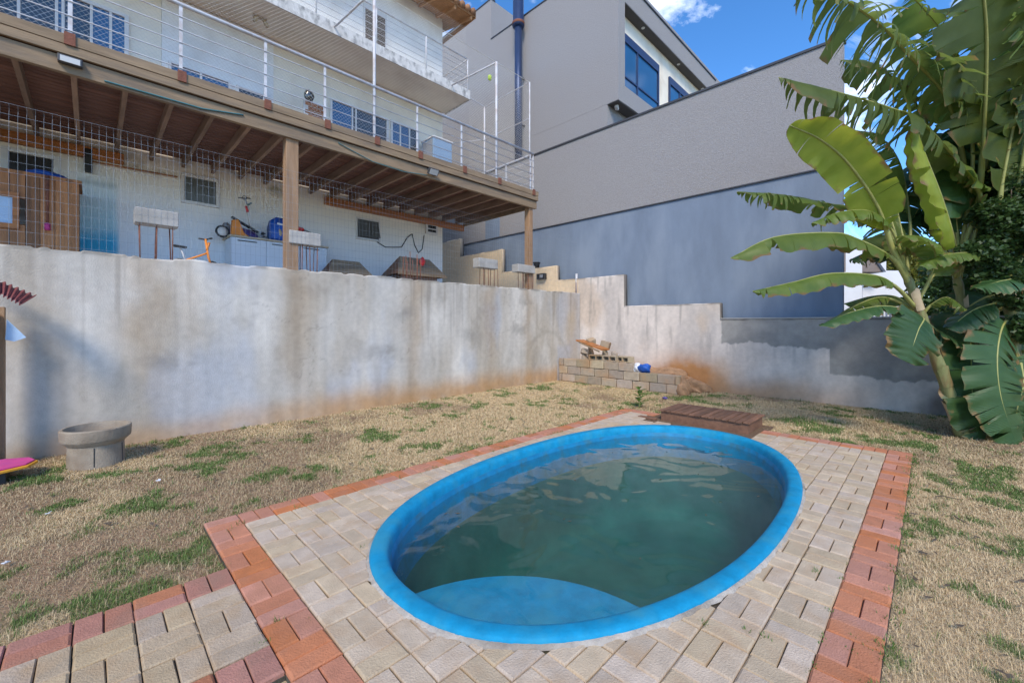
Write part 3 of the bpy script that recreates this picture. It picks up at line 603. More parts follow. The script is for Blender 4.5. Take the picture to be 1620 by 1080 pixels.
# ------------------------------------------------------------------ block ledge in the corner, rubble on it
led = thing('block_ledge', 'low stepped ledge of bare concrete blocks in the wall corner', 'block wall', (8.7, 5.3, 0))
LX = 8.58; yr = on_x(1075,620,LX).y; ym = on_x(1000,600,LX).y
def course(y0, y1, z, off):
    y = y0 - off
    while y < y1-.02:
        a, b = max(y, y0), min(y+.395, y1)
        if b-a > .05:
            MB().obox((LX+.08+random.uniform(-.018,.018), (a+b)/2, z+.098), (.16, b-a-.01, .188), (random.gauss(0,.012), random.gauss(0,.012), random.gauss(0,.03))).build('block', M['block'], led, bevel=.012)
        y += .40
course(yr, 6.86, -.02, .12); course(yr, 6.86, .175, .30); course(ym, 6.86, .37, .05)
MB().prism([(LX+.17,-.02),(BX-.02,-.02),(BX-.02,.36),(LX+.17,.34)], 'y', yr+.35, 6.85).build('fill_soil', M['dirt_orange'], led)
def hollow_block(c, rz, tilt, label):
    t = thing('hollow_block', label, 'concrete block', c, 'loose hollow blocks on the ledge')
    L, H, D, w = .39, .13, .19, .022; b = MB()
    b.box(-D/2, D/2, -L/2, L/2, 0, w).box(-D/2, D/2, -L/2, L/2, H-w, H)
    for k in (-1, 0, 1): b.box(-D/2, D/2, k*(L/2-w/2)-w/2, k*(L/2-w/2)+w/2, w, H-w)
    b.box(D/2-w-.002, D/2-.002, -L/2+w, -w/2, w, H-w).box(D/2-w-.002, D/2-.002, w/2, L/2-w, w, H-w)
    o = b.build('shell', M['block']); o.parent = t; t.rotation_euler = (tilt, 0, rz); t.location = c; return t
q = on_x(945, 565, LX+.1); hollow_block((LX+.11, q.y, .567), R(3), 0, 'hollow concrete block lying on ledge, nearest the retaining wall')
q = on_x(967, 567, LX+.1); hollow_block((LX+.11, q.y, .567), R(-5), 0, 'second hollow concrete block on ledge, in front of orange plank')
q = on_x(988, 567, LX+.1); hollow_block((LX+.12, q.y, .567), R(-14), 0, 'hollow concrete block at the ledge step beside blue bag')
pl = MB(); a = on_x(917, 538, LX+.35); b = on_x(958, 553, LX+.12); pl.beam(a, b, .26, .035)
tag(pl.build('plank', M['ledger'], bevel=.004), 'orange wooden plank leaning on rubble in the wall corner', 'plank')
a = on_x(916, 541, LX+.1); b = on_x(948, 556, LX+.04); tag(MB().beam(a, b, .03, .03).build('batten', M['beam']), 'thin grey batten lying across rubble below orange plank', 'batten')
for k, (px, py, s, lab) in enumerate([(935,540,.17,'buff brick block standing against corner above orange plank'),(958,545,.19,'brown brick lump behind end of orange plank'),(925,556,.15,'grey rubble lump under orange plank'),(972,560,.12,'small cream rubble lump at lower end of plank')]):
    q = on_x(px, py, LX+.45 if k < 2 else LX+.2); b = MB(); b.obox(q, (s, s*1.2, s*.9), (random.uniform(-.4,.4), random.uniform(-.3,.3), random.uniform(0,1.5)))
    b.prism([(q.y-.1,.45),(q.y+.1,.45),(q.y+.05,q.z)], 'x', q.x-.05, q.x+.1); tag(b.build('rubble_lump', M['block'], bevel=.02), lab, 'rubble', 'rubble on the ledge')
def blob(name, c, rad, m, parent=None, seed=0, amp=.3, n=2):
    bm = bmesh.new(); bmesh.ops.create_icosphere(bm, subdivisions=n+1, radius=1); r = random.Random(seed); o1 = r.uniform(0,50)
    for v in bm.verts:
        k = 1+amp*(float(fbm(np.array([v.co.x*1.3+o1+v.co.z]), np.array([v.co.y*1.3+o1-v.co.z*.7]), 1.6, o=3, seed=200+seed)[0])-.5)*2
        v.co = Vector((v.co.x*rad[0]*k, v.co.y*rad[1]*k, v.co.z*rad[2]*k)) + Vector(c)
    me = bpy.data.meshes.new(name); bm.to_mesh(me); bm.free(); me.materials.append(m); me.polygons.foreach_set('use_smooth', [True]*len(me.polygons))
    return adopt(link(bpy.data.objects.new(name, me)), parent)
q = on_x(1016, 580, LX+.14); t = thing('plastic_bag', 'crumpled blue and white plastic bag on the low block ledge', 'bag', (q.x, q.y, .37))
blob('blue_side', (q.x-.03, q.y-.05, .46), (.11,.15,.10), M['bluebag'], t, 3, .5); blob('white_side', (q.x+.01, q.y+.10, .46), (.10,.12,.11), M['bagwhite'], t, 4, .5)
blob('soil_mound', (BX-.28, yr+.85, .20), (.36,.75,.24), M['dirt_orange'], led, 16, .5, 3); blob('soil_mound', (BX-.28, yr+.2, .02), (.34,.5,.22), M['dirt_orange'], led, 17, .5, 3)
q = on_x(1075, 606, LX+.1); tag(blob('boulder', (q.x+.05, q.y-.02, .10), (.15,.17,.2), M['dirt_orange'], None, 6, .5, 3), 'orange earth lump slumped at the right end of block ledge', 'earth lump')

# ------------------------------------------------------------------ pump box beside the pool
box = thing('pump_box', 'low brown slatted wooden box at the far end of the pool', 'wooden box', (6.42, 2.3, 0))
bh = .155
MB().box(bx0+.03, bx0+.055, by0+.03, by1-.03, -.01, bh-.024).build('side_panel', M['boxwood'], box)
MB().box(bx1-.055, bx1-.03, by0+.03, by1-.03, -.01, bh-.024).build('side_panel', M['boxwood'], box)
MB().box(bx0+.055, bx1-.055, by0+.03, by0+.055, -.01, bh-.024).build('end_panel', M['boxwood'], box)
MB().box(bx0+.055, bx1-.055, by1-.055, by1-.03, -.01, bh-.024).build('end_panel', M['boxwood'], box)
MB().box(bx0+.06, bx1-.06, by0+.06, by1-.06, bh-.07, bh-.06).build('inner_sheet', M['dark'], box)  # black sheet just under the slats, seen through their gaps
n = 14; w = (by1-by0)/n
for k in range(n):
    y0 = by0+k*w+.006; j = random.uniform(-.004,.004)
    MB().box(bx0+random.uniform(-.004,.006), bx1+random.uniform(-.006,.006), y0, y0+w-.012, bh-.022+j, bh+j).build('slat', M['boxwood'], box, bevel=.003)
struct(MB().box(bx0-.16, bx1+.04, by0-.1, by1+.24, -.05, -.002).build('bare_soil', M['ground'])).data.color_attributes.new('Col', 'FLOAT_COLOR', 'POINT')
a = bpy.data.objects['bare_soil'].data.color_attributes['Col']; a.data.foreach_set('color', [.16,.10,.06,1]*len(a.data))
tag(MB().beam((bx0-.05, by1+.02, .012), (bx0-.02, by1+.30, .012), .09, .022).build('board', M['boxwood'], bevel=.004), 'short brown board lying on soil left of wooden box', 'board')

# ------------------------------------------------------------------ small plant by the paving corner
def leaf_blade(mb, base, direc, L, w, droop=.3, up=Vector((0,0,1))):
    d = Vector(direc).normalized(); s = d.cross(up); s = s.normalized() if s.length > .01 else Vector((1,0,0)); n = 5; V = []; F = []
    for i in range(n+1):
        t = i/n; p = Vector(base)+d*L*t+Vector((0,0,-droop*L*t*t)); hw = w*math.sin(math.pi*min(1,.08+.92*t))**.8; nn = s.cross(d).normalized()*hw*.35
        V += [p-s*hw+nn, p, p+s*hw+nn]
    for i in range(n): k = 3*i; F += [(k,k+1,k+4,k+3),(k+1,k+2,k+5,k+4)]
    mb.add(V, F)
q = on_z(1011, 644, 0); t = thing('young_plant', 'small leafy green plant at the far left paving corner', 'plant', (q.x, q.y, -.02))
MB().tube([(q.x,q.y,-.02),(q.x+.01,q.y-.02,.15),(q.x+.02,q.y,.30)], [.012,.009,.004], 6).build('stem', M['stem'], t)
for k in range(13):
    a = k*2.4; zz = .02+.025*k; b = MB(); leaf_blade(b, (q.x+.01, q.y, zz), (math.cos(a), math.sin(a), .7), random.uniform(.12,.2), random.uniform(.03,.045), .3); b.build('leaf', M['weed'], t, True, fix=False)

# ------------------------------------------------------------------ planter, playhouse corner, body board
c = on_z(153, 736, -.01); cx, cy = c.x, c.y+.12
t = thing('concrete_planter', 'round empty concrete planter bowl on lawn against the left wall', 'planter', (cx, cy, -.02))
MB().lathe((cx,cy,-.02), [(.225,0),(.222,.02),(.216,.22),(.228,.235),(.268,.275),(.272,.285),(.276,.385),(.268,.395),(.248,.395),(.242,.37),(.235,.30),(.18,.24),(.05,.23)], 40).build('bowl', M['planter'], t, True).modifiers.new('es','EDGE_SPLIT').split_angle = R(35)
for a in (R(-95), R(-28)):
    MB().beam((cx+.222*math.cos(a), cy+.222*math.sin(a), .0), (cx+.218*math.cos(a), cy+.218*math.sin(a), .19), .008, .004).build('seam', M['dark'], t)
c = on_y(4, 600, 6.72); ph = thing('playhouse', 'timber playhouse with dark red corrugated roof at left edge', 'playhouse', (c.x, 6.5, 0))
MB().box(c.x-.05, c.x+.02, 6.66, 6.74, -.03, 1.62).build('post', M['post'], ph, bevel=.004); None
MB().box(c.x-.62, c.x-.55, 6.66, 6.74, -.03, 1.8).build('post', M['post'], ph, bevel=.004)
for k in range(3, 4): MB().box(c.x-.035, c.x-.015, 6.225+k*.107, 6.225+k*.107+.102, .1, 1.55).build('wall_board', M['white_wall'], ph, bevel=.003)
MB().box(c.x-.62, c.x, 6.15, 6.7, .05, .09).build('floor', M['boxwood'], ph)
ra, rb, rc, rd = on_y(0,444,6.62), on_y(57,468,6.55), on_y(36,481,6.05), on_y(0,463,6.10); ra = ra+(ra-rb)*1.1; rd = rd+(rd-rc)*1.1; V = []; nn = 72
nrm = (rb-ra).cross(rd-ra).normalized(); nrm = nrm if nrm.z > 0 else -nrm
for i in range(nn+1):
    f = i/nn; w_ = nrm*.014*math.cos(f*2*math.pi*12); p_, q_ = ra.lerp(rb, f)+w_, rd.lerp(rc, f)+w_; V += [p_, q_, p_-nrm*.012, q_-nrm*.012]
MB().add(V, [(4*i,4*i+1,4*i+5,4*i+4) for i in range(nn)]+[(4*i+2,4*i+6,4*i+7,4*i+3) for i in range(nn)]+[(4*i+1,4*i+3,4*i+7,4*i+5) for i in range(nn)]+[(0,2,3,1),(4*nn,4*nn+1,4*nn+3,4*nn+2)]).build('corrugated_roof', M['redroof'], ph, True, fix=False)
q = on_y(18, 520, 6.64); b = MB(); b.prism([(q.x-.03,q.z+.1),(q.x+.10,q.z-.09),(q.x+.02,q.z-.13),(q.x-.04,q.z-.11)], 'y', 6.635, 6.64)
tag(b.build('paper_flag', M['paleblue']), 'pale blue paper scrap hanging on the playhouse post', 'paper')
q = on_y(22, 733, 6.0); t = thing('body_board', 'pink and yellow foam body board lying at the left edge', 'body board', (q.x-.1, 6.0, 0))
out = [(-.45,-.22),(.05,-.24),(.22,-.15),(.27,0),(.22,.15),(.05,.24),(-.45,.22)]
for nm, mm, z0, z1, k in (('yellow_base','yellow',.10,.125,1.0),('pink_deck','pink',.1255,.14,.93)):
    MB().prism([(q.x-.13+p[0]*k, 6.15+p[1]*k) for p in out], 'z', z0, z1).build(nm, M[mm], t, bevel=.006)
MB().box(q.x-.5, q.x-.05, 6.0, 6.3, -.03, .098).build('foam_block', M['dark'], t)

# ------------------------------------------------------------------ wooden deck
DY0, DY1, DX0, DX1 = 6.96, 9.83, -8.0, 7.83
deck = thing('wooden_deck', 'raised timber deck on posts above the retaining wall', 'deck', (2, 7.1, 2.25))
MB().box(DX0, DX1, DY0, DY0+.07, 4.30, 4.485).build('front_beam', M['beam'], deck, bevel=.006)
MB().box(DX0, DX1+.02, DY0-.04, DY0-.002, 4.495, 4.60).build('fascia_board', M['beam'], deck, bevel=.005)
MB().box(DX0, DX1+.02, DY0-.045, DY0-.004, 4.606, 4.72).build('fascia_board', M['beam'], deck, bevel=.005)
MB().box(DX1-.05, DX1, DY0+.072, DY1, 4.33, 4.485).build('end_beam', M['beam'], deck, bevel=.005)
MB().box(DX1-.02, DX1+.02, DY0, DY1, 4.495, 4.70).build('end_fascia', M['beam'], deck, bevel=.005)
x = DX0+.2
while x < DX1-.2:
    MB().box(x-.025, x+.025, DY0+.072, DY1, 4.345, 4.495).build('joist', M['joist'], deck); x += .45
n = 26; w = (DY1-DY0)/n
for k in range(n): MB().box(DX0, DX1-.03, DY0+k*w+.008, DY0+(k+1)*w-.010, 4.4985, 4.535).build('deck_board', M['board'], deck)
def pxx(px, y): return on_y(px, 300, y).x
MB().box(-9, pxx(196, 9.8), 9.76, 9.84, 4.17, 4.343).build('ledger', M['ledger'], deck, bevel=.005)
MB().box(pxx(514, 9.8), pxx(733, 9.8), 9.76, 9.84, 4.17, 4.343).build('ledger', M['ledger'], deck, bevel=.005)
for px in (461, 838):
    x = pxx(px, 7.05); MB().box(x-.09 if px < 500 else x-.06, x+.09 if px < 500 else x+.06, 7.0, 7.17, 2.2, 4.33).build('post', M['post'], deck, bevel=.008)
for px, lab in ((111,'long grey bulkhead light on deck beam near the left edge'), ):
    a = on_y(91, 100, DY0-.02); b = on_y(131, 105, DY0-.02); t = thing('bulkhead_light', lab, 'light', (a.x, DY0-.03, 4.40))
    MB().box(a.x, b.x, DY0-.075, DY0-.001, 4.385, 4.47).build('housing', M['flash'], t, bevel=.008); MB().box(a.x+.02, b.x-.02, DY0-.082, DY0-.0755, 4.39, 4.452).build('lens', M['lamp_glass'], t)
q = on_y(685, 272, DY0-.06); t = thing('floodlight', 'small square floodlight on the deck beam right of the post', 'light', (q.x, DY0-.06, 4.4))
MB().obox((q.x, DY0-.07, q.z), (.22,.05,.13), (R(35),0,0)).build('housing', M['flash'], t, bevel=.006); MB().obox((q.x, DY0-.095, q.z-.016), (.18,.008,.10), (R(35),0,0)).build('lens', M['lamp_glass'], t)
MB().box(q.x-.02, q.x+.02, DY0-.06, DY0-.001, q.z, q.z+.05).build('bracket', M['flash'], t)
def hang(name, pxs, y, r, m, label, cat):
    pts = [on_y(a, b, y) for a, b in pxs]; P = []
    for i in range(len(pts)-1):
        for k in range(6): P.append(pts[i].lerp(pts[i+1], k/6))
    P.append(pts[-1]); return tag(MB().tube(P, r, 6).build(name, m, None, True), label, cat)
hang('cable', [(165,128),(200,138),(260,155),(320,172),(385,182)], DY0-.012, .010, M['hose'], 'teal hose tied along the deck beam at left', 'hose')
hang('cable', [(535,226),(560,240),(590,256),(640,272),(676,277)], DY0-.012, .007, M['hose'], 'thin green cable sagging along deck beam to the floodlight', 'cable')

# railing
RY = 7.03
rail = thing('deck_railing', 'white steel railing along the deck edge with thin horizontal bars', 'railing', (2, RY, 4.55))
rail_px = [111, 286, 420, 514, 592, 660, 730, 785, 839]; rx = [pxx(p, RY) for p in rail_px]; step0 = rx[1]-rx[0]
rx = [rx[0]-step0*2, rx[0]-step0] + rx
for x in rx:
    MB().box(x-.019, x+.019, RY-.006, RY+.006, 4.56, 5.65).build('post', M['metal_white'], rail)
    MB().box(x-.045, x+.045, DY0-.062, DY0-.046, 4.60, 4.74).build('post_plate', M['rust'], rail)
MB().tube([(DX0, RY, 5.67), (7.78, RY, 5.67)], .026, 10).build('top_rail', M['metal_white'], rail, True)
for z in (4.82, 4.99, 5.16, 5.33, 5.50): MB().tube([(DX0, RY-.012, z), (7.78, RY-.012, z)], .007, 6).build('bar', M['metal_white'], rail, True)
MB().tube([(7.78, RY, 5.67), (7.78, DY1, 5.67)], .026, 10).build('top_rail', M['metal_white'], rail, True)
for z in (4.82, 4.99, 5.16, 5.33, 5.50): MB().tube([(7.78, RY, z), (7.78, DY1, z)], .007, 6).build('bar', M['metal_white'], rail, True)
for y in (7.05, 8.0, 8.9, 9.75): MB().box(7.774, 7.786, y-.03, y+.03, 4.55, 5.65).build('post', M['metal_white'], rail)

# safety net with poles
NTOP = 7.45
net = thing('safety_net', 'tall cream safety net on poles enclosing the deck', 'net', (4, 7.08, 4.55))
def net_panel(f, U, Vv, cell, name='net_panel', r=.0016):
    b = MB(); k = -Vv
    def strand(p, q):
        p, q = Vector(f(*p)), Vector(f(*q)); t = (q-p).normalized(); a = t.cross(Vector((.3,.5,.8))).normalized()*r; c = t.cross(a).normalized()*r
        P = [p+a, p-a*.5+c*.87, p-a*.5-c*.87, q+a, q-a*.5+c*.87, q-a*.5-c*.87]; b.add(P, [(0,1,4,3),(1,2,5,4),(2,0,3,5)])
    while k < U:
        a0, a1 = max(k, 0), min(k+Vv, U)
        if a1-a0 > .01: strand((a0, a0-k), (a1, a1-k)); strand((a0, Vv-(a0-k)), (a1, Vv-(a1-k)))
        k += cell
    return b.build(name, M['net'], net, fix=False)
net_panel(lambda u, v: (-4+u, 7.085, 4.55+v), 11.70, NTOP-4.55, .06, r=.0010)
net_panel(lambda u, v: (7.70, 7.085+u, 4.55+v), 1.7, NTOP-4.55, .06, r=.0010)
net_panel(lambda u, v: (7.70-u, 8.785, 4.55+v), .55, NTOP-4.55, .06, r=.0010)
px592, px785 = pxx(592, 7.08), pxx(785, 7.08)
for x, y, r in ((px592, 7.075, .028), (px785, 7.075, .028), (7.70, 7.08, .016), (7.70, 8.78, .022), (-1.2, 7.075, .028)):
    MB().tube([(x, y, 4.54), (x, y, NTOP)], r, 10).build('pole', M['metal_white'], net, True)
for x in (px592, px785, -1.2): MB().tube([(x, 7.08, NTOP-.01), (x-.05, 8.74, 7.55)], .02, 8).build('brace', M['metal_white'], net, True)
MB().tube([(-4, 7.085, NTOP), (7.70, 7.085, NTOP)], .006, 6).build('edge_wire', M['net'], net); MB().tube([(7.70, 7.085, NTOP), (7.70, 8.78, NTOP)], .012, 6).build('edge_bar', M['metal_white'], net)
MB().tube([(7.70, 7.085, 6.55), (7.70, 8.78, 6.55)], .012, 6).build('edge_bar', M['metal_white'], net); MB().tube([(7.70, 8.78, 6.55), (7.1, 9.8, 6.55)], .012, 6).build('edge_bar', M['metal_white'], net)
MB().tube([(7.70, 8.78, NTOP), (7.1, 8.75, 7.50)], .012, 6).build('edge_bar', M['metal_white'], net)
q = on_y(775, 123, 7.3); tag(blob('ball', q, (.045,.045,.07), M['lime'], None, 8, .2), 'lime green ball caught in the safety net near corner pole', 'ball')

# wire mesh fence on the retaining wall
fence = thing('mesh_fence', 'galvanised welded wire mesh fence standing on retaining wall', 'fence', (2, 6.97, 2.27)); FY = 6.965
def wire_panel(x0, x1):
    b = MB(); r = .0011
    def W(p, q):
        p, q = Vector(p), Vector(q); t = (q-p).normalized(); a = (Vector((0,1,0)) if abs(t.z) < .5 or True else 0); a = a*r; c = t.cross(a).normalized()*r
        b.add([p+a, p-a*.5+c*.87, p-a*.5-c*.87, q+a, q-a*.5+c*.87, q-a*.5-c*.87], [(0,1,4,3),(1,2,5,4),(2,0,3,5)])
    x = x0
    while x <= x1:
        W((x, FY, 2.26), (x, FY, 3.68)); W((x, FY, 3.68), (x, FY+.03, 3.74)); W((x, FY+.03, 3.74), (x, FY, 3.80)); x += .0625
    for z in [2.32+.1235*k for k in range(12)]+[3.795]: W((x0, FY-.004, z), (x1, FY-.004, z))
    b.build('mesh_panel', M['wire'], fence, fix=False)
x = -4.0
while x < 9.4: wire_panel(x, min(x+2.45, 9.5)); x += 2.5

# ------------------------------------------------------------------ house
HY, HX1, HX0 = 9.85, 7.05, -9.0
house = thing('house', 'white two storey house behind the deck with balcony above', 'house', (0, 11, 2.25))
def lower_wall():
    xs = np.linspace(HX0, HX1, 420); zs = np.linspace(2.2, 4.58, 70); X, Zw = np.meshgrid(xs, zs, indexing='ij')
    C = np.zeros(X.shape+(3,)) + np.array((.88,.86,.83)); C *= (.96+.08*fbm(X, Zw, 1.2, o=5, seed=303))[..., None]
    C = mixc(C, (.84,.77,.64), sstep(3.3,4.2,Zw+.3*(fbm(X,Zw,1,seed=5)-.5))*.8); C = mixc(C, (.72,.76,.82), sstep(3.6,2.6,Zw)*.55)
    a, b = pxx(124, HY), pxx(187, HY); u = sstep(a-.05,a+.02,X)*sstep(b+.03,b-.04,X+.05*(fbm(X,Zw,3,seed=6)-.5))
    zb = on_y(150, 385, HY).z; C = mixc(C, (.30,.62,.72), u*sstep(zb+1.5, zb+.2, Zw)*.75); C = mixc(C, (.02,.42,.68), u*sstep(zb+.32, zb+.0, Zw+.18*(fbm(X,Zw,3,seed=7)-.5))*.9); C = mixc(C, (.25,.33,.34), u*np.exp(-((Zw-zb-1.0)/.05)**2)*.5)
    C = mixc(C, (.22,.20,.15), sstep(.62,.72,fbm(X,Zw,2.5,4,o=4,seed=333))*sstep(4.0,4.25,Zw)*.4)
    for px, py, r in ((427,298,.10),(852,420,.1),(440,300,.06),(250,270,.08)): 
        q = on_y(px, py, HY); C = mixc(C, (.45,.42,.26), np.exp(-(((X-q.x)/r)**2+((Zw-q.z)/(r*.6))**2))*sstep(.35,.6,fbm(X,Zw,9,o=3,seed=343)))
    nx, nz = X.shape; idx = np.arange(nx*nz).reshape(nx, nz); V = np.stack([X, HY-.006*(fbm(X,Zw,1.5,seed=353)-.5)-.001, Zw], -1).reshape(-1,3)
    F = np.stack([idx[:-1,:-1], idx[1:,:-1], idx[1:,1:], idx[:-1,1:]], -1).reshape(-1,4)
    np_mesh('lower_facade', V, F, M['facade_paint'], C.reshape(-1,3), True, house)
lower_wall()
MB().box(HX0, HX1, HY+.012, 20, 2.0, 10.1).build('wall', M['white_wall'], house)
MB().box(HX0, pxx(255, HY), HY-.006, HY+.0115, 4.585, 7.42).build('facade_panel', M['soffit'], house)
MB().box(pxx(255, HY)+.004, pxx(432, HY), HY-.03, HY+.0115, 4.585, 7.42).build('facade_panel', M['white_paint'], house)
MB().box(pxx(432, HY)+.004, HX1, HY-.006, HY+.0115, 4.585, 7.42).build('facade_panel', M['soffit'], house)
MB().box(HX0, HX1, HY-.006, HY+.0115, 7.64, 10.0).build('facade_panel', M['white_paint'], house)
bal = MB().box(HX0, 7.12, 8.72, HY-.01, 7.44, 7.63).build('balcony', M['soffit'], house)
MB().box(HX0, 7.13, 8.70, 8.719, 7.41, 7.65).build('balcony_edge', M['slab'], bal); MB().box(7.121, 7.14, 8.70, HY-.01, 7.41, 7.65).build('balcony_edge', M['slab'], bal)

def window(parent, x0, x1, z0, z1, y, fw=.05, mull=(), glass='glass_dark', depth=.05, trans=()):
    b = MB(); yf = y-depth; b.box(x0, x0+fw, yf, y, z0, z1).box(x1-fw, x1, yf, y, z0, z1).box(x0+fw, x1-fw, yf, y, z1-fw, z1).box(x0+fw, x1-fw, yf, y, z0, z0+fw)
    xs = [x0+fw]+[x0+(x1-x0)*m for m in mull]+[x1-fw]; g = glass if isinstance(glass, (list, tuple)) else [glass]*(len(xs)-1)
    w = .035
    for m in xs[1:-1]: b.box(m-w/2, m+w/2, yf+.004, y, z0+fw, z1-fw)
    o = b.build('window', M['frame'], parent, bevel=.004)
    for i in range(len(xs)-1):
        a = xs[i]+(w/2 if i else 0); c = xs[i+1]-(w/2 if i < len(xs)-2 else 0); MB().box(a, c, y-.02, y-.008, z0+fw, z1-fw).build('pane', M[g[i]], o)
    for t in trans: MB().box(x0+fw, x1-fw, yf+.008, y-.021, z0+(z1-z0)*t-.012, z0+(z1-z0)*t+.012).build('glazing_bar', M['frame'], o)
    return o
def rect(pa, pb, y): a, b = on_y(*pa, y), on_y(*pb, y); return a.x, b.x, b.z, a.z
# lower storey
x0, x1, z0, z1 = rect((2,231),(95,290), HY); window(house, x0, x1, z0-.15, z1, HY-.003, .07, (), 'glass_dark')
x0, x1, z0, z1 = rect((286,274),(346,330), HY); window(house, x0, x1, z0, z1, HY-.003, .05, (), 'glass_frost')
x0, x1, z0, z1 = rect((562,343),(600,383), HY); o = window(house, x0, x1, z0, z1, HY-.003, .04, (), 'glass_frost')
MB().obox(((x0+x1)/2, HY-.10, (z0+z1)/2), (x1-x0-.1, .015, z1-z0-.12), (R(-16),0,0)).build('tilted_sash', M['glass_frost'], o)
x0, x1, z0, z1 = rect((672,353),(690,373), HY); t = thing('meter_box', 'small white meter box on lower house wall near corner', 'box', (x0, HY-.05, z0))
MB().box(x0, x1, HY-.07, HY-.012, z0, z1).build('case', M['frame'], t, bevel=.006); MB().box(x0+.06, x1-.05, HY-.074, HY-.0705, z0+.16, z1-.05).build('glass', M['glass_dark'], t); MB().box(x0+.06, x1-.05, HY-.074, HY-.0705, z0+.06, z0+.13).build('glass', M['glass_dark'], t)
# deck storey
zt = on_y(203, 27, HY).z; x1 = pxx(204, HY)
window(house, pxx(-60,HY), x1, 4.585, zt, HY-.007, .06, (.30,.52,.56,.74,.87), ['glass_dark','glass_dark','glass_blue','glass_dark','glass_blue','glass_blue'])
a = on_y(266, 98, HY); window(house, a.x, pxx(364,HY), 4.585, a.z, HY-.031, .04, (.5,), ['glass_blue','glass_blue'])
a = on_y(373, 136, HY); window(house, a.x, pxx(418,HY), 4.585, a.z, HY-.031, .04, (), 'glass_dark')
a = on_y(521, 155, HY); window(house, a.x, pxx(613,HY), 4.585, a.z, HY-.007, .05, (.36,.42,.74,), ['glass_blue','glass_dark','glass_dark','glass_dark'], trans=())
a = on_y(617, 190, HY); window(house, a.x, pxx(661,HY), 4.585, a.z, HY-.007, .05, (.33,.66), ['glass_blue','glass_blue','glass_dark'], trans=(.6,))
x0, x1, z0, z1 = rect((479,157),(512,195), HY); ni = MB().box(x0, x1, HY-.05, HY-.007, 4.7, z1).build('barbecue_niche', M['white_paint'], house)
for r_ in range(7):
    for c_ in range(3):
        w = (x1-x0-.06)/3; xx = x0+.03+c_*w+(w/2 if r_ % 2 else 0); MB().box(xx+.005, min(xx+w-.005, x1-.02), HY-.062, HY-.0505, z1-.12-r_*.09, z1-.045-r_*.09).build('brick', M['brick'], ni)
q = on_y(489, 152, 9.5); tag(blob('jug', q, (.10,.08,.13), M['glass_dark'], None, 12, .2), 'dark blue jug standing above the brick barbecue niche', 'jug')
# balcony storey
x0, x1, z0, z1 = rect((574,4),(611,78), HY); b = house
o = MB().box(x0, x1, HY-.03, HY-.007, 7.66, z1).build('shutter', M['frame'], house)
for z in np.arange(7.72, z1-.1, .062):
    for (a_, b_) in ((x0+.05, (x0+x1)/2-.03), ((x0+x1)/2+.03, x1-.05)): MB().obox(((a_+b_)/2, HY-.036, z), (b_-a_, .012, .058), (R(30),0,0)).build('louver', M['louver'], o)
window(house, pxx(300,HY), pxx(420,HY), 7.66, 9.6, HY-.007, .06, (.5,), 'glass_dark')
# eaves
ez, ey, ex = 9.92, 8.96, 7.5; sl = .24
roof = MB().prism([(ey, ez), (20, ez+sl*(20-ey)), (20, ez+.05+sl*(20-ey)), (ey, ez+.05)], 'x', HX0, ex).build('roof', M['roof_wood'], house)
x = 3.0
while x < ex: MB().beam((x, ey+.02, ez-.05), (x, 11, ez-.05+sl*(11-ey-.02)), .06, .09).build('rafter', M['roof_wood'], roof); x += .55
for k in range(34):
    y = ey+.05+k*.085 
    if y < 11: MB().box(3, ex-.01, y, y+.05, ez-.004+sl*(y-ey)-.012, ez-.004+sl*(y-ey)).build('soffit_batten', M['roof_wood'], roof)
for k in range(26):
    x = ex-.09-k*.19
    pts = [(x, ey-.07, ez+.09), (x, 11.5, ez+.09+sl*(11.5-ey+.07))]; MB().tube(pts, [.085,.085], 10).build('tile_row', M['roof_tile'], roof, True)
MB().box(ex+.002, ex+.03, ey-.02, 11, ez-.02, ez+.11).build('verge_board', M['roof_wood'], roof)
# balcony railing
br = thing('balcony_railing', 'thin white railing along the upper balcony edge', 'railing', (4, 8.75, 7.64))
MB().tube([(-2, 8.75, 8.48), (7.08, 8.75, 8.48)], .018, 8).build('top_rail', M['metal_white'], br, True); MB().tube([(7.08, 8.75, 8.48), (7.08, HY-.02, 8.48)], .018, 8).build('top_rail', M['metal_white'], br, True)
for z in (7.78, 7.92, 8.06, 8.20, 8.34):
    MB().tube([(-2, 8.75, z), (7.08, 8.75, z)], .006, 6).build('bar', M['metal_white'], br, True); MB().tube([(7.08, 8.75, z), (7.08, HY-.02, z)], .006, 6).build('bar', M['metal_white'], br, True)
for x in np.linspace(-2, 7.08, 8): MB().tube([(x, 8.75, 7.64), (x, 8.75, 8.48)], .016, 8).build('post', M['metal_white'], br, True)
bn = thing('balcony_net', 'fine white net stretched behind upper balcony railing', 'net', (4, 8.79, 7.64)); keep_net, net = net, bn
net_panel(lambda u, v: (1.0+u, 8.79, 7.64+v), 6.05, 1.7, .06, 'net_panel', .0009); net = keep_net
q = on_y(411, 41, 9.3); t = thing('soffit_lamp', 'small twin spot lamp under the balcony soffit', 'light', (q.x, 9.3, 7.4))
for s in (-1, 1): MB().tube([(q.x+s*.07, 9.3, 7.42), (q.x+s*.10, 9.22, 7.28)], [.03,.045], 10).build('lamp_head', M['counter'], t, True)
MB().box(q.x-.12, q.x+.12, 9.26, 9.34, 7.415, 7.437).build('base_plate', M['counter'], t)
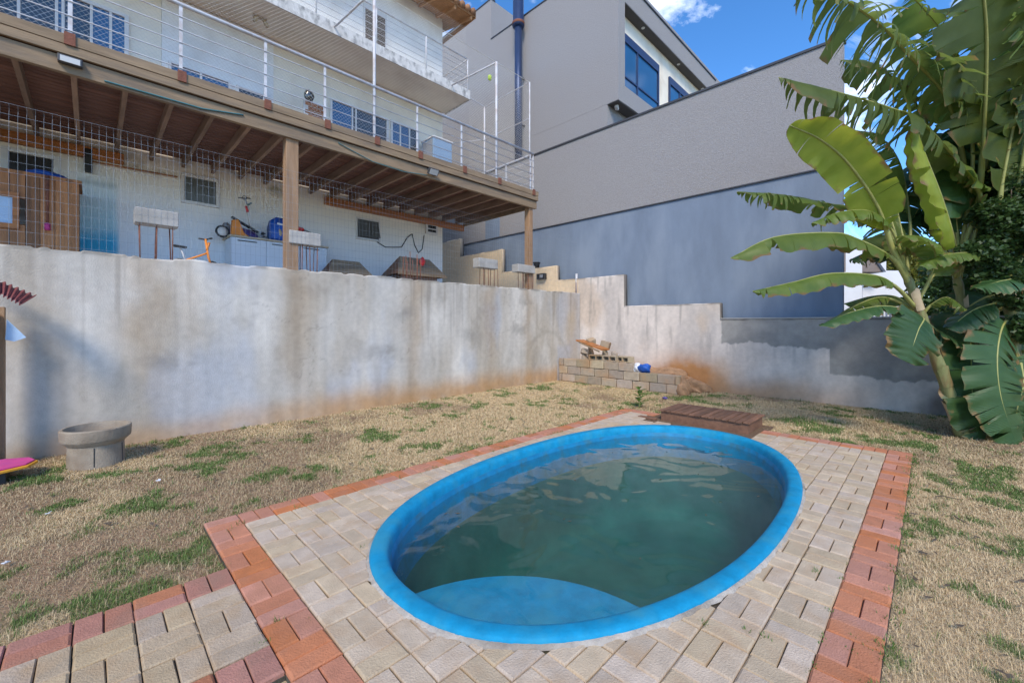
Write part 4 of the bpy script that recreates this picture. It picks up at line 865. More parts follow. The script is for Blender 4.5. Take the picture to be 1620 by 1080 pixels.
# AC cabinet on the deck
a = on_y(686, 216, 9.15); b_ = on_y(715, 250, 9.15); t = thing('cabinet', 'blue grey metal cabinet on deck by the house corner', 'cabinet', (a.x, 9.2, 4.54))
MB().box(a.x, b_.x, 9.15, 9.7, 4.54, a.z).build('body', M['steel_blue'], t, bevel=.01); MB().box(a.x-.02, b_.x+.02, 9.13, 9.72, a.z+.001, a.z+.03).build('top', M['frame'], t); MB().box(a.x-.012, a.x-.002, 9.2, 9.65, 4.6, a.z-.05).build('side_grille', M['grey_plastic'], t); MB().box(a.x+.04, a.x+.06, 9.13, 9.149, 5.0, 5.2).build('handle', M['dark'], t)

# ------------------------------------------------------------------ things on the terrace
sw = thing('wooden_playhouse', 'reddish plank wooden cabin with square window under the deck', 'cabin', (-.5, 9.1, 2.24)); SY = 9.0
zr = on_y(124, 286, SY).z; xr = pxx(125, SY); x = xr; k = 0; wx = pxx(20, SY); hz0, hz1 = on_y(20,354,SY).z, on_y(20,312,SY).z
while x > xr-2.6:
    w = random.uniform(.11,.15); x2 = x-w
    if x2 < wx and x > wx-.62:
        for za, zb in ((2.24, hz0), (hz1, zr-.05)): MB().box(x2+.003, x-.003, SY+random.uniform(0,.006), SY+.03, za, zb).build('plank', M['shedwood'], sw)
    else: MB().box(x2+.003, x-.003, SY+random.uniform(0,.006), SY+.03, 2.24, zr-.05).build('plank', M['shedwood'], sw)
    x = x2
MB().box(xr-2.6, xr+.03, SY-.02, SY+.72, zr-.05, zr).build('top_board', M['shedwood'], sw); MB().box(xr-.03, xr-.001, SY+.031, SY+.7, 2.24, zr-.051).build('side_panel', M['shedwood'], sw)
wf = MB(); wf.box(wx-.66, wx+.06, SY-.03, SY-.001, hz1, hz1+.07).box(wx-.66, wx+.06, SY-.03, SY-.001, hz0-.07, hz0).box(wx-.0, wx+.06, SY-.03, SY-.001, hz0, hz1).box(wx-.66, wx-.6, SY-.03, SY-.001, hz0, hz1); wf = wf.build('window_frame', M['ledger'], sw)
MB().box(wx-.6, wx, SY+.005, SY+.012, hz0, hz1).build('pane', M['paleblue'], wf)
q = on_y(74, 272, 9.2); tag(blob('blue_cloth', (q.x, 9.2, zr+.05), (.19,.12,.06), M['bluebag'], None, 21, .4), 'crumpled blue cloth lying on top of the plank cabin', 'cloth')
a, b = on_y(75, 278, SY-.05), on_y(75, 353, SY-.05); t = thing('paddle', 'dark pole with pink grip hanging on plank cabin', 'pole', b)
MB().tube([a, b], [.022,.016], 8).build('shaft', M['rust'], t, True); MB().tube([b, b-Vector((0,0,.10))], .03, 8).build('grip', M['pink'], t, True)
a, b, c_ = on_y(138, 254, HY-.06), on_y(146, 254, HY-.06), on_y(281, 280, HY-.06); t = thing('broom', 'broom with black head hung sideways on lower house wall', 'broom', b)
z_ = .19; MB().box(a.x-.03, a.x+.06, HY-.10, HY-.02, a.z-z_, a.z+z_).build('broom_head', M['dark'], t, bevel=.01); MB().tube([(a.x+.06, HY-.06, a.z), c_], .013, 8).build('handle', M['ledger'], t, True)

# white kitchen cabinet with things on it
CYF = 9.25; a = on_y(366, 371, CYF); zc = a.z; cx0 = a.x; cx1 = cx0+1.75
cab = thing('sink_cabinet', 'white kitchen base cabinet with beige counter on the terrace', 'cabinet', (cx0, CYF, 2.24))
MB().box(cx0, cx1, CYF+.02, HY-.02, 2.30, zc-.035).build('carcass', M['cab_white'], cab); MB().box(cx0-.03, cx1+.03, CYF-.03, HY-.015, zc-.033, zc).build('countertop', M['counter'], cab, bevel=.005); MB().box(cx0+.03, cx1-.03, CYF+.08, HY-.05, 2.24, 2.299).build('plinth', M['grey_plastic'], cab)
for k in range(3):
    w = (cx1-cx0)/3; d = MB().box(cx0+k*w+.006, cx0+(k+1)*w-.006, CYF, CYF+.0195, 2.31, zc-.04).build('cabinet_door', M['cab_white'], cab, bevel=.003); MB().box(cx0+k*w+.10, cx0+k*w+.42, CYF-.018, CYF-.001, zc-.10, zc-.085).build('handle', M['flash'], d)
sp = MB().box(cx0+.62, cx1, HY-.05, HY-.016, zc+.001, zc+.24).build('splashback', M['bagwhite'], cab)
r_ = random.Random(4); b = MB()
for k in range(110):
    u, v = r_.uniform(cx0+.64, cx1-.04), r_.uniform(zc+.02, zc+.22); s = r_.uniform(.012,.03); b.box(u-s, u+s, HY-.0525, HY-.0505, v-s*.6, v+s*.6)
o = b.build('terrazzo_chips', M['farbrown'], sp)
sc = thing('scooter', 'folded kick scooter with white stem leaning over the cabinet', 'scooter', (cx0+.3, CYF+.2, zc))
Q = lambda px, py, y=CYF+.25: on_y(px, py, y)
MB().beam(Q(366,343), Q(408,368), .10, .03).build('foot_deck', M['dark'], sc, bevel=.006); MB().tube([Q(396,362), Q(392,325)], .018, 8).build('stem', M['frame'], sc, True); MB().tube([Q(392,336), Q(389,326)], .024, 8).build('grip', M['red'], sc, True)
MB().tube([Q(377,313), Q(396,314)], .010, 8).build('handlebar', M['dark'], sc, True); MB().tube([Q(392,326), Q(387,313)], .012, 8).build('steerer', M['grey_plastic'], sc, True); MB().tube([Q(391,325), Q(398,321)], .016, 8).build('grip', M['hose'], sc, True)
w = Q(352, 366); o = MB().ring(w, .10, .018, 'y', 20, 6).build('wheel', M['dark'], sc, True); MB().lathe((w.x, w.y-.012, w.z), [(.02,0),(.085,.004),(.085,.02),(.02,.024)], 20, 'y').build('rim', M['frame'], o, True)
MB().ring(Q(387,313), .035, .008, 'y', 14, 6).build('bell', M['grey_plastic'], sc, True)
a, b = Q(362,350), Q(392,367); tag(MB().prism([(a.x, zc+.005),(b.x, zc+.005),(b.x-.1,zc+.07),(a.x+.12,a.z+.02),(a.x+.02,a.z)], 'y', CYF+.05, CYF+.16).build('toy_box', M['orange'], bevel=.01), 'bright orange wedge shaped toy on the white cabinet', 'toy')
tag(blob('purple_toy', (Q(385,355).x, CYF+.4, zc+.10), (.26,.10,.12), M['purple'], None, 31, .35), 'dark purple toy heap behind the orange toy on cabinet', 'toy')
tag(blob('wire_basket', (Q(362,345).x, CYF+.45, zc+.14), (.10,.09,.14), M['grey_plastic'], None, 32, .5), 'grey bundle at left end of the white cabinet', 'bundle')
q = Q(441, 370, CYF+.2); t = thing('blue_sack', 'tall blue printed sack standing on the cabinet beside the post', 'sack', (q.x, CYF+.2, zc))
bm = MB(); ww, hh = .17, .50; P = []
for z, s, d in ((0,.95,.10),(.06,1.05,.12),(.3,1.08,.11),(.42,.95,.07),(.47,.6,.03),(.5,.35,.012)):
    P += [(q.x-ww*s, CYF+.2-d, zc+z),(q.x-ww*s*.3, CYF+.2-d*1.25, zc+z),(q.x+ww*s*.4, CYF+.2-d*1.2, zc+z),(q.x+ww*s, CYF+.2-d, zc+z),(q.x+ww*s, CYF+.2+d, zc+z),(q.x-ww*s, CYF+.2+d, zc+z)]
bm.add(P, [(6*i+k, 6*i+(k+1)%6, 6*i+6+(k+1)%6, 6*i+6+k) for i in range(5) for k in range(6)]+[(0,1,2,3,4,5),tuple(range(30,36))]); bm.build('sack_body', M['bluebag'], t, True)
MB().obox((q.x+.02, CYF+.2-.146, zc+.34), (.18,.004,.035), (0,0.12,0)).build('white_print', M['bagwhite'], t); blob('printed_picture', (q.x-.02, CYF+.2-.135, zc+.15), (.05,.012,.10), M['counter'], t, 36, .4)
q = Q(483, 357, CYF+.25); t = thing('grey_bundle', 'grey plastic bundle with red top right of the post', 'bundle', (q.x, CYF+.25, zc)); blob('grey_bag', (q.x, CYF+.25, zc+.16), (.19,.14,.17), M['grey_plastic'], t, 41, .3); blob('red_top', (q.x-.14, CYF+.2, zc+.33), (.10,.08,.05), M['red'], t, 42, .3)
# orange balance bike behind the wall
t = thing('balance_bike', 'small orange child bicycle half hidden behind retaining wall', 'bicycle', (pxx(310,7.8), 7.8, 2.24)); Q = lambda px, py: on_y(px, py, 7.8)
MB().tube([Q(325,378), Q(330,408), Q(334,420)], .016, 8).build('fork', M['orange'], t, True); MB().tube([Q(329,400), Q(318,404), Q(292,412)], .014, 8).build('frame', M['orange'], t, True); MB().tube([Q(314,377), Q(325,379), Q(336,377)], .012, 8).build('handlebar', M['dark'], t, True); MB().tube([Q(331,384), Q(327,396)], .016, 8).build('stem', M['orange'], t, True)
b = MB(); q = Q(284,390); b.obox(q, (.17,.09,.03), (0,.08,0)); b.build('saddle', M['dark'], t, bevel=.01); MB().tube([q, Q(290,402), Q(293,414)], .012, 8).build('seat_post', M['metal_white'], t, True)
for px in (336, 284):
    q = Q(px, 440); q.z = 2.25+.08; o = MB().ring(q, .068, .014, 'y', 20, 6).build('wheel', M['dark'], t, True); MB().ring(q, .052, .006, 'y', 20, 6).build('rim', M['metal_white'], o, True)
# dog houses
def kennel(pxa, pya, pxb, pyb, y, lab, ridge_px):
    a, b = on_y(pxa, pya, y), on_y(pxb, pyb, y); zr_ = on_y(ridge_px, min(pya, pyb) if False else pya, y+.35).z
    t = thing('dog_kennel', lab, 'kennel', ((a.x+b.x)/2, y+.35, 2.24)); zl = zr_-.42; x0, x1 = a.x-.05, b.x+.05
    MB().box(x0+.08, x1-.08, y+.1, y+.62, 2.24, zl).build('body', M['boxwood'], t)
    MB().prism([(x0+.08, zl),(x1-.08, zl),(x1-.18,zl+.02),(x0+.18,zl+.02)], 'y', y+.1, y+.62).build('wall_plate', M['boxwood'], t)
    V = [(x0-.12,y-.02,zl-.02),(x1+.14,y-.02,zl-.02),(x1-.12,y+.36,zr_),(x0+.14,y+.36,zr_),(x0-.12,y+.74,zl-.02),(x1+.14,y+.74,zl-.02)]
    nb_ = 5
    for k in range(nb_):
        f0, f1 = k/nb_+.01, (k+1)/nb_-.004; L = lambda p, q, f: [p[i]+(q[i]-p[i])*f for i in range(3)]
        q4 = [L(V[0],V[3],f0), L(V[1],V[2],f0), L(V[1],V[2],f1), L(V[0],V[3],f1)]; m_ = MB().add(q4+[[p[0],p[1]+.004,p[2]-.02] for p in q4], [(0,1,2,3),(7,6,5,4),(0,4,5,1),(1,5,6,2),(2,6,7,3),(3,7,4,0)]); m_.build('roof_board', M['beam'], t)
    MB().add(V, [(3,2,5,4),(0,3,4),(1,5,2)]).build('roof_shell', M['boxwood'], t, fix=False)
    return t, zr_
kennel(530, 413, 586, 420, 8.3, 'weathered grey kennel roof just above retaining wall, left of rebar', 555)
k2, zk = kennel(640, 409, 697, 414, 8.2, 'brown hipped dog kennel behind the bare rebar', 665)
q = on_y(668, 414, 8.3); t = tag(blob('red_toy', q, (.07,.05,.10), M['red'], None, 51, .3), 'bright red toy hooked on the brown kennel roof', 'toy')
hang('wall_cable', [(597,383),(610,391),(635,391),(645,375),(652,370),(656,388),(662,400),(668,394),(671,372)], HY-.02, .011, M['dark'], 'black looping cable on the lower house wall', 'cable')

# concrete caps on rebar standing on the retaining wall
def cap(px0, py0, px1, py1, rebars, lab, cap_on=True, y=7.08, D=.22):
    a, b = on_y(px0, py0, y-D/2), on_y(px1, py1, y-D/2); t = thing('rebar_column', lab, 'rebar column', ((a.x+b.x)/2, y, 2.27), 'rebar columns on the retaining wall')
    if cap_on: MB().box(a.x, b.x, y-D/2, y+D/2, b.z, a.z).build('concrete_cap', M['concrete'], t, bevel=.012)
    for k, px in enumerate(rebars):
        for s in (-1, 1):
            x = pxx(px, y)+random.uniform(-.01,.01); top = (b.z+.02) if cap_on else a.z+random.uniform(-.15,.05)
            MB().tube([(x, y+s*.07, 2.22), (x+random.uniform(-.015,.015), y+s*.07, top)], .0075, 6).build('rebar', M['rust'], t, True)
    return a, b
cap(213,326,283,360,[222,247,272],'wide concrete cap on rebar in front of turquoise stained wall')
cap(458,363,508,390,[476,488,498],'concrete cap on rebar right of the tall timber post')
cap(638,400,664,436,[640,647,657,662],'bare rusty rebar without cap before the brown kennel',False)
cap(758,407,788,426,[762,770,779,785],'concrete cap on rebar before the cream stepped wall')
cap(820,417,847,433,[824,832,840],'concrete cap on rebar at the right hand timber post', y=6.93+.12)
q = on_x(849, 420, BX+.08); zt_ = [t for a, b, t in steps if b <= q.y <= a][0]
tag(MB().lathe((BX+.08, q.y, zt_+.008), [(.07,0),(.10,.15),(.115,.155),(.115,.18),(.095,.18),(.085,.03)], 16).build('plastic_pot', M['dark'], None, True), 'dark plastic pot on the cream stepped wall above the capped rebar', 'pot')
q = on_x(857, 437, BX-.06); t = thing('wall_box', 'small dark box fixed to the cream stepped wall by the corner', 'box', q); MB().box(BX-.12, BX-.012, q.y-.16, q.y+.16, q.z-.09, q.z+.08).build('case', M['dark'], t, bevel=.01); MB().box(BX-.135, BX-.121, q.y-.1, q.y+.02, q.z-.05, q.z+.04).build('cover', M['grey_plastic'], t)
q = on_y(912, 440, 7.05); t = thing('corner_pipe', 'pale pipe stub and rebar at the wall corner', 'pipe', (q.x, 7.05, 2.25)); MB().tube([(q.x, 7.05, 2.2), (q.x, 7.05, 2.85)], .03, 10).build('pipe', M['plastic_sheet'], t, True)
for k in range(5): MB().tube([(q.x-.1+.05*k, 7.0, 2.2), (q.x-.11+.05*k, 7.0, 2.55+.1*random.random())], .006, 6).build('rebar', M['rust'], t, True)

# ------------------------------------------------------------------ neighbouring grey building
NXF = 9.9; nb_ = thing('grey_building', 'large grey stucco modern building with blue rendered lower wall', 'building', (14, 9, 0))
yE = on_x(1333, 65, NXF).y; zT = 6.75; zL = 4.43; UY0 = 6.26
MB().box(NXF, NXF+.2, yE, 24, -.05, zL-.03).build('lower_wall', M['stucco_smooth'], nb_)
MB().box(NXF+.201, 20, UY0+.36, 24, -.05, zT-.02).build('ground_floor', M['stucco'], nb_)
MB().box(NXF-.012, NXF+.2, yE-.005, 24, zL, zT).build('upper_wall', M['stucco'], nb_)
MB().box(NXF-.035, NXF+.22, yE-.02, 24, zL-.028, zL-.002).build('ledge_flashing', M['flash'], nb_)
MB().box(NXF-.04, NXF+.24, yE-.03, 24, zT+.002, zT+.05).build('parapet_cap', M['flash'], nb_)
q = bz(1139, 479); MB().box(NXF-.06, NXF-.004, yE, q[0]-.05, 1.52, 1.545).build('base_flashing', M['flash'], nb_)
x_ = on_x(769, 335, NXF); x2_ = on_x(791, 370, NXF); MB().box(NXF-.03, NXF-.0125, x2_.y, x_.y, zL+.001, x_.z).build('wall_panel', M['stucco_smooth'], nb_)
UX, UY = 10.5, 6.26
MB().box(UX, 20, UY+.36, 24, zT+.06, 7.76).build('recessed_wall', M['stucco'], nb_)
MB().box(UX, UX+.36, UY, UY+.30, 7.77, 12.0).build('corner_fin', M['stucco'], nb_); MB().box(UX, 20, UY+.3005, 11.6, 7.765, 12.0).build('main_block', M['stucco'], nb_)
MB().box(UX, 20, 11.6, 24, 7.765, 13.5).build('tall_block', M['stucco'], nb_)
MB().box(UX+.361, 18, UY+.001, UY+.30, 7.775, 8.29).build('sill_band', M['stucco'], nb_)
MB().box(UX+.361, 18, UY+.292, UY+.2995, 8.291, 10.70).build('recess_wall', M['soffit'], nb_)
MB().box(UX+.361, 18, UY+.002, UY+.298, 10.72, 11.35).build('roof_fascia', M['stucco'], nb_); MB().box(UX+.361, 17.98, UY+.01, UY+.29, 10.695, 10.718).build('soffit', M['darksoffit'], nb_)
MB().box(UX+.3, 18.03, UY-.03, UY+.3, 11.352, 11.39).build('roof_flashing', M['flash'], nb_)
MB().box(UX+.02, 18, UY+.02, UY+.35, 7.745, 7.764).build('lower_soffit', M['darksoffit'], nb_)
MB().box(UX-.02, UX+.2, UY, 11.6, 12.002, 12.04).build('parapet_cap', M['flash'], nb_); MB().box(UX-.02, UX+.2, 11.58, 24, 13.502, 13.54).build('parapet_cap', M['flash'], nb_)
def dwindow(x0, x1, z0, z1, mull):
    y = UY+.29; b = MB(); f = .06; b.box(x0,x0+f,y-.06,y,z0,z1).box(x1-f,x1,y-.06,y,z0,z1).box(x0+f,x1-f,y-.06,y,z1-.25,z1).box(x0+f,x1-f,y-.06,y,z0,z0+f)
    for m in mull: b.box(x0+(x1-x0)*m-.03, x0+(x1-x0)*m+.03, y-.055, y, z0+f, z1-.25)
    b.box(x0+f, x1-f, y-.05, y-.002, z0+(z1-z0)*.28, z0+(z1-z0)*.28+.05); o = b.build('window', M['flue'], nb_); xs = [x0+f]+[x0+(x1-x0)*m for m in mull]+[x1-f]
    for i in range(len(xs)-1): MB().box(xs[i]+.03, xs[i+1]-.03, y-.02, y-.006, z0+f, z1-.25).build('pane', M['glass_blue'], o)
dwindow(11.0, 13.5, 8.32, 10.13, (.42,)); dwindow(14.3, 16.0, 8.5, 10.1, (.5,))
for x in (12.2, 14.8, 17.0):
    MB().lathe((x, UY+.14, 10.68), [(.05,0),(.055,.006),(.055,.014)], 16).build('downlight', M['frame'], nb_, True)
MB().obox((UX+.25, UY+.2, 7.70), (.16,.10,.08), (.3,.2,.4)).build('security_light', M['frame'], nb_, bevel=.01)
q = on_x(820, 200, 10.2); t = thing('flue_pipe', 'navy blue metal chimney flue rising in front of the grey wall', 'flue', (10.2, q.y, zT+.05))
MB().tube([(10.2, q.y, zT+.05), (10.2, q.y, 11.55)], .125, 20).build('pipe', M['flue'], t, True)
MB().lathe((10.2, q.y, 11.45), [(.13,0),(.20,.03),(.205,.16),(.185,.18),(.185,1.6),(.13,1.62)], 20).build('flue_cowl', M['flue'], t, True); MB().lathe((10.2, q.y, 11.52), [(.205,0),(.212,.005),(.212,.09),(.205,.095)], 20).build('collar', M['rust'], t, True)
for z in (8.2, 9.8): MB().box(10.3, UX-.001, q.y-.03, q.y+.03, z, z+.04).build('bracket', M['flash'], t)

# ------------------------------------------------------------------ houses and trees beyond the right wall
fh = thing('far_house', 'white house with sloping brown gable beyond the boundary wall', 'house', (16, 1.5, 0)); D = 13.0
def fp(px, py, d): return at_depth(px, py, d)
def slab(pxs, d, th, nm, m, par):
    P = [fp(a, b, d) for a, b in pxs]; nrm = Vector((1,1,0)).normalized()*th; n = len(P); V = P+[p+nrm for p in P]
    MB().add(V, [tuple(range(n)), tuple(range(2*n-1,n-1,-1))]+[(i,(i+1)%n,n+(i+1)%n,n+i) for i in range(n)]).build(nm, m, par)
slab([(1325,596),(1364,596),(1364,395),(1325,395)], 12.0, 3.0, 'pillar_wall', M['farwhite'], fh)
slab([(1364.5,596),(1440,596),(1440,428),(1364.5,428)], 13.5, 3.0, 'front_wall', M['farwhite'], fh)
slab([(1352,396),(1372,396),(1402,430),(1352,430)], 13.0, .45, 'gable_panel', M['farbrown'], fh)
slab([(1374,390),(1402,402),(1402,430)], 12.9, .5, 'verge', M['farwhite'], fh)
slab([(1330,396),(1338,396),(1338,430),(1330,430)], 11.9, .05, 'window', M['farbrown'], fh)
fr_ = thing('white_balustrade', 'low white balustrade beyond boundary wall under banana leaves', 'balustrade', fp(1410, 500, 11.5))
for px in range(1392, 1436, 6): slab([(px,508),(px+2.5,508),(px+2.5,487),(px,487)], 11.5, .08, 'baluster', M['farwhite'], fr_)
slab([(1388,487),(1440,487),(1440,483),(1388,483)], 11.48, .12, 'handrail', M['farwhite'], fr_)
def leaf_cloud(name, centres, n, size, m, parent, seed):
    g = np.random.default_rng(seed); tot = sum(c[3]**2 for c in centres); Vs = []
    for (cx, cy, cz, rr) in centres:
        k = int(n*rr*rr/tot); u = g.normal(size=(k,3)); u /= np.linalg.norm(u, axis=1)[:,None]; r = rr*(.45+.6*g.random(k)**.6)[:,None]
        p = np.array((cx,cy,cz))+u*r*np.array((1,1,.9)); clump = fbm(p[:,0]*1.0+p[:,2]*.7, p[:,1]-p[:,2]*.5, 2.4, o=3, seed=seed+400); p = p[clump > .40]; k = len(p)
        d = g.normal(size=(k,3)); d /= np.linalg.norm(d,axis=1)[:,None]; d[:,2] = d[:,2]*.5-.25; e = np.cross(d, g.normal(size=(k,3))); e /= np.linalg.norm(e,axis=1)[:,None]; s = size*(.6+.8*g.random(k))[:,None]
        nn = np.cross(d, e)*.18; Vs.append(np.stack([p, p+d*s*.5+e*s*.36+nn*s, p+d*s, p+d*s*.5-e*s*.36+nn*s], 1).reshape(-1,3))
    V = np.concatenate(Vs); F = np.arange(len(V)).reshape(-1,4); return np_mesh(name, V, F, m, None, False, parent)
def tree(name, label, base, height, centres, n, size, m, seed, group):
    t = thing(name, label, 'tree', base, group); b = MB(); bx, by, bz_ = base
    b.tube([(bx,by,bz_),(bx+.05,by-.03,bz_+height*.4),(bx-.04,by+.05,bz_+height*.8)], [.11,.085,.05], 8)
    b.build('trunk', M['bark'], t, True); lim = MB()
    for c in centres: lim.tube([(bx+.02, by, bz_+height*.45), ((bx+c[0])/2, (by+c[1])/2, (bz_+height*.45+c[2])/2+.15), (c[0], c[1], c[2])], [.05,.035,.012], 6)
    lim.build('limb', M['bark'], t, True); leaf_cloud('crown', centres, n, size, m, t, seed); return t
c0 = at_depth(1600, 400, 6.5); C_ = lambda px, py, d, r: (*at_depth(px, py, d), r)
tree('dense_shrub', 'dense dark small leaved tree behind the banana plants at right', (c0.x+.6, c0.y-.2, -.03), 3.2, [C_(1560,330,7.0,.75), C_(1600,420,6.6,.75), C_(1545,430,7.0,.6), C_(1650,300,6.6,.9), C_(1620,500,6.4,.6), C_(1700,420,6.5,.9), C_(1540,500,7.2,.45), C_(1660,180,7,.8), C_(1590,300,6.1,.5), C_(1612,370,6.0,.5), C_(1570,380,6.1,.42), C_(1600,450,6.0,.4), C_(1560,450,6.15,.32), C_(1610,240,6.2,.45)], 42000, .08, M['bush'], 61, 'trees behind the banana plants')
tree('yellow_tree', 'yellow green tree far behind the white house', tuple(at_depth(1425, 560, 16)[:2])+(-.03,), 4.5, [C_(1420,410,16,.75), C_(1445,400,16.5,.8), C_(1432,430,16,.7), C_(1475,420,16.5,.9)], 9000, .16, M['bush_yellow'], 71, 'trees behind the banana plants')
tree('broad_tree', 'mid green tree right of the yellow tree behind bananas', tuple(at_depth(1520, 560, 11)[:2])+(-.03,), 4.0, [C_(1500,480,11,.9), C_(1560,520,10.5,.9), C_(1540,430,11,1.0), C_(1470,500,11.5,.6), C_(1620,560,10,1.0)], 14000, .13, M['bush'], 81, 'trees behind the banana plants')

# ------------------------------------------------------------------ banana plants
def catmull(P, n):
    P = [Vector(p) for p in P]; P = [P[0]*2-P[1]]+P+[P[-1]*2-P[-2]]; out = []; m = len(P)-3
    for i in range(n+1):
        u = i/n*m; k = min(int(u), m-1); t = u-k; a, b, c, d = P[k:k+4]
        out.append(.5*((2*b)+(c-a)*t+(2*a-5*b+4*c-d)*t*t+(3*b-a-3*c+d)*t**3))
    return out
def banana_leaf(parent, P, hw, m, torn=.3, fold=.35, face=None, pet=.12, droop=.5, seed=0, rib=.018):
    """P: midrib points from petiole foot to tip. face: direction the upper side looks at."""
    r = random.Random(seed); N = 150; c = catmull(P, N); face = Vector(face) if face else Vector((0,0,1))
    n0 = int(N*pet); V = []; F = []; col = []; Lb = sum((c[i+1]-c[i]).length for i in range(n0, N))
    def frame(i):
        T = (c[min(i+1,N)]-c[max(i-1,0)]).normalized(); B = T.cross(face); B = B.normalized() if B.length > 1e-3 else Vector((1,0,0)); return T, B, B.cross(T).normalized()
    def prof(s): return hw*min(1, (s/.13)**.55)*(max(0, 1-max(0,(s-.55)/.45)**2.2))**.6
    rows = 5
    for side in (-1, 1):
        i = n0
        while i < N:
            istorn = r.random() < torn
            L = (r.randint(1, 3) if torn > .6 else r.randint(2, 6)) if istorn else r.randint(6, 18)
            if torn <= .12: L = r.randint(20, 50)
            j = min(i+L, N); ang = fold + (r.gauss(.35,.42)*droop if istorn else r.gauss(0,.04)); gap = r.uniform(.25,.8) if istorn else .0
            sk = r.gauss(0,.12) if istorn else 0; lenk = r.uniform(.6,1.08) if istorn else 1; twist = r.gauss(0,.35) if istorn else 0
            b0 = len(V); cols = max(1, j-i) if (j-i) <= 4 else (j-i)//2; 
            for a in range(cols+1):
                f = a/cols; ii = i+(j-i)*f; k0 = int(min(ii, N-1e-6)); fr_ = ii-k0; base = c[k0].lerp(c[min(k0+1,N)], fr_); T, B, Nn = frame(min(int(round(ii)), N)); s = (ii-n0)/(N-n0); w = prof(s)*lenk
                for q in range(rows+1):
                    g_ = q/rows; shift = (.5-f)*gap*g_**1.2*(j-i)/N*Lb/(1-pet+.01); d = w*g_; an = ang*(.35+.65*g_)+ (.10*math.sin(s*23+side)*g_ if torn < .5 else 0)
                    lat = B*side*math.cos(an)-Nn*math.sin(an); p = base+lat*d+T*(d*(.22+sk*g_)+shift)+Vector((0,0,-1))*droop*(.28*d*g_)*(1.4 if istorn else .6)+Nn*twist*(f-.5)*.06*g_+Nn*.012*math.sin(s*60)*g_
                    V.append(p); col.append((s*Lb+.2*d, d, g_))
            for a in range(cols):
                for q in range(rows): k = b0+a*(rows+1)+q; F.append((k, k+1, k+rows+2, k+rows+1))
            i = j
    o = np_mesh('leaf', np.array([tuple(v) for v in V]), F, m, np.array(col), True, parent)
    pr = c[::5]; k = len(pr); MB().tube([p-frame(min(5*i,N))[2]*.006 for i, p in enumerate(pr)], [rib*(1.5 if i/k < pet else 1.0)*(1-.85*i/k)+.002 for i in range(k)], 7).build('midrib', M['midrib'], o, True)
    return o
def pseudostem(parent, P, r0, r1):
    c = catmull(P, 26); MB().tube(c, [r0+(r1-r0)*(i/26)**.8+.006*math.sin(i*1.7) for i in range(27)], 14).build('pseudostem', M['stem'], parent, True)
    for k in range(5):     # dry sheath scales wrapping the trunk
        i = 3+k*4; a = k*2.1; p = c[i]; b = MB(); rr = (r0+(r1-r0)*(i/26)**.8)*1.07; T = (c[i+1]-c[i-1]).normalized(); A = T.cross(Vector((0,0.3,1)).normalized()).normalized() if abs(T.z) < .999 else Vector((1,0,0)); Bv = T.cross(A); V = []
        for u in range(7):
            g_ = a+(u/6-.5)*2.2; 
            for h in (-.14, .0, .16): V.append(p+T*(h-(.06*abs(u-3)/3 if h > 0 else 0))+(A*math.cos(g_)+Bv*math.sin(g_))*(rr+.004+(.012 if h > 0 else 0)))
        b.add(V, [(u*3+h, u*3+h+1, u*3+h+4, u*3+h+3) for u in range(6) for h in (0,1)]); b.build('leaf_sheath', M['stem'] if k % 2 else M['counter'], parent, True, fix=False)
A = at_depth
CAMV = Vector((-.6,-.6,.5))
g1 = on_z(1525, 694, -.03)
ban1 = thing('banana_plant', 'leaning banana plant nearest the pool with bright lime leaf', 'banana plant', g1, 'banana plants in the right corner')
pseudostem(ban1, [g1, A(1493,600,5.38), A(1468,530,5.36), A(1447,470,5.34), A(1432,430,5.34)], .075, .043)
up = (0,0,1); cam_f = (-.7,-.7,.25)
banana_leaf(ban1, [A(1436,440,5.34), A(1412,395,5.3), A(1390,330,5.2), A(1345,262,5.0), A(1300,222,4.85), A(1249,198,4.7)], .27, M['leaf_lime'], .22, .25, (.55,.35,.6), .30, .15, 1, .024)
banana_leaf(ban1, [A(1440,450,5.34), A(1412,408,5.25), A(1357,378,5.05), A(1316,368,4.9), A(1224,375,4.65), A(1156,408,4.5)], .22, M['leaf_mid'], .45, .75, (-.15,-.15,1), .22, .6, 2, .02)
banana_leaf(ban1, [A(1448,485,5.35), A(1420,455,5.2), A(1387,436,5.05), A(1316,432,4.8), A(1254,446,4.65), A(1191,460,4.5)], .17, M['leaf_mid'], .3, .85, (-.1,-.1,1), .25, .5, 3, .016)
banana_leaf(ban1, [A(1450,505,5.35), A(1425,488,5.2), A(1390,484,5.1), A(1345,494,4.95), A(1297,515,4.8)], .15, M['leaf_dark'], .3, .5, (-.1,-.1,1), .2, .4, 4, .014)
banana_leaf(ban1, [A(1452,500,5.45), A(1420,470,5.8), A(1380,468,6.1), A(1335,480,6.3)], .2, M['leaf_mid'], .3, .5, (0,0,1), .15, .4, 5, .014)
banana_leaf(ban1, [A(1440,440,5.35), A(1405,360,5.45), A(1360,330,5.5), A(1313,322,5.45), A(1240,308,5.3), A(1166,303,5.15)], .20, M['leaf_mid'], .85, .6, (0,0,1), .2, .8, 6, .014)
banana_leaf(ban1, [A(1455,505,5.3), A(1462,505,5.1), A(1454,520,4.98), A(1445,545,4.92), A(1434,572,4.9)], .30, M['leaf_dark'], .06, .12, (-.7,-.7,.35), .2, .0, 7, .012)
banana_leaf(ban1, [A(1432,430,5.34), A(1425,395,5.5), A(1405,330,5.7), A(1385,260,5.8), A(1330,215,5.7)], .34, M['leaf_old'], .85, .55, (-.2,-.2,1), .2, .9, 8, .016)
g2 = at_depth(1560, 690, 5.75); g2.z = -.03
ban2 = thing('banana_plant', 'banana plant right of the leaning one with tall torn leaves', 'banana plant', g2, 'banana plants in the right corner')
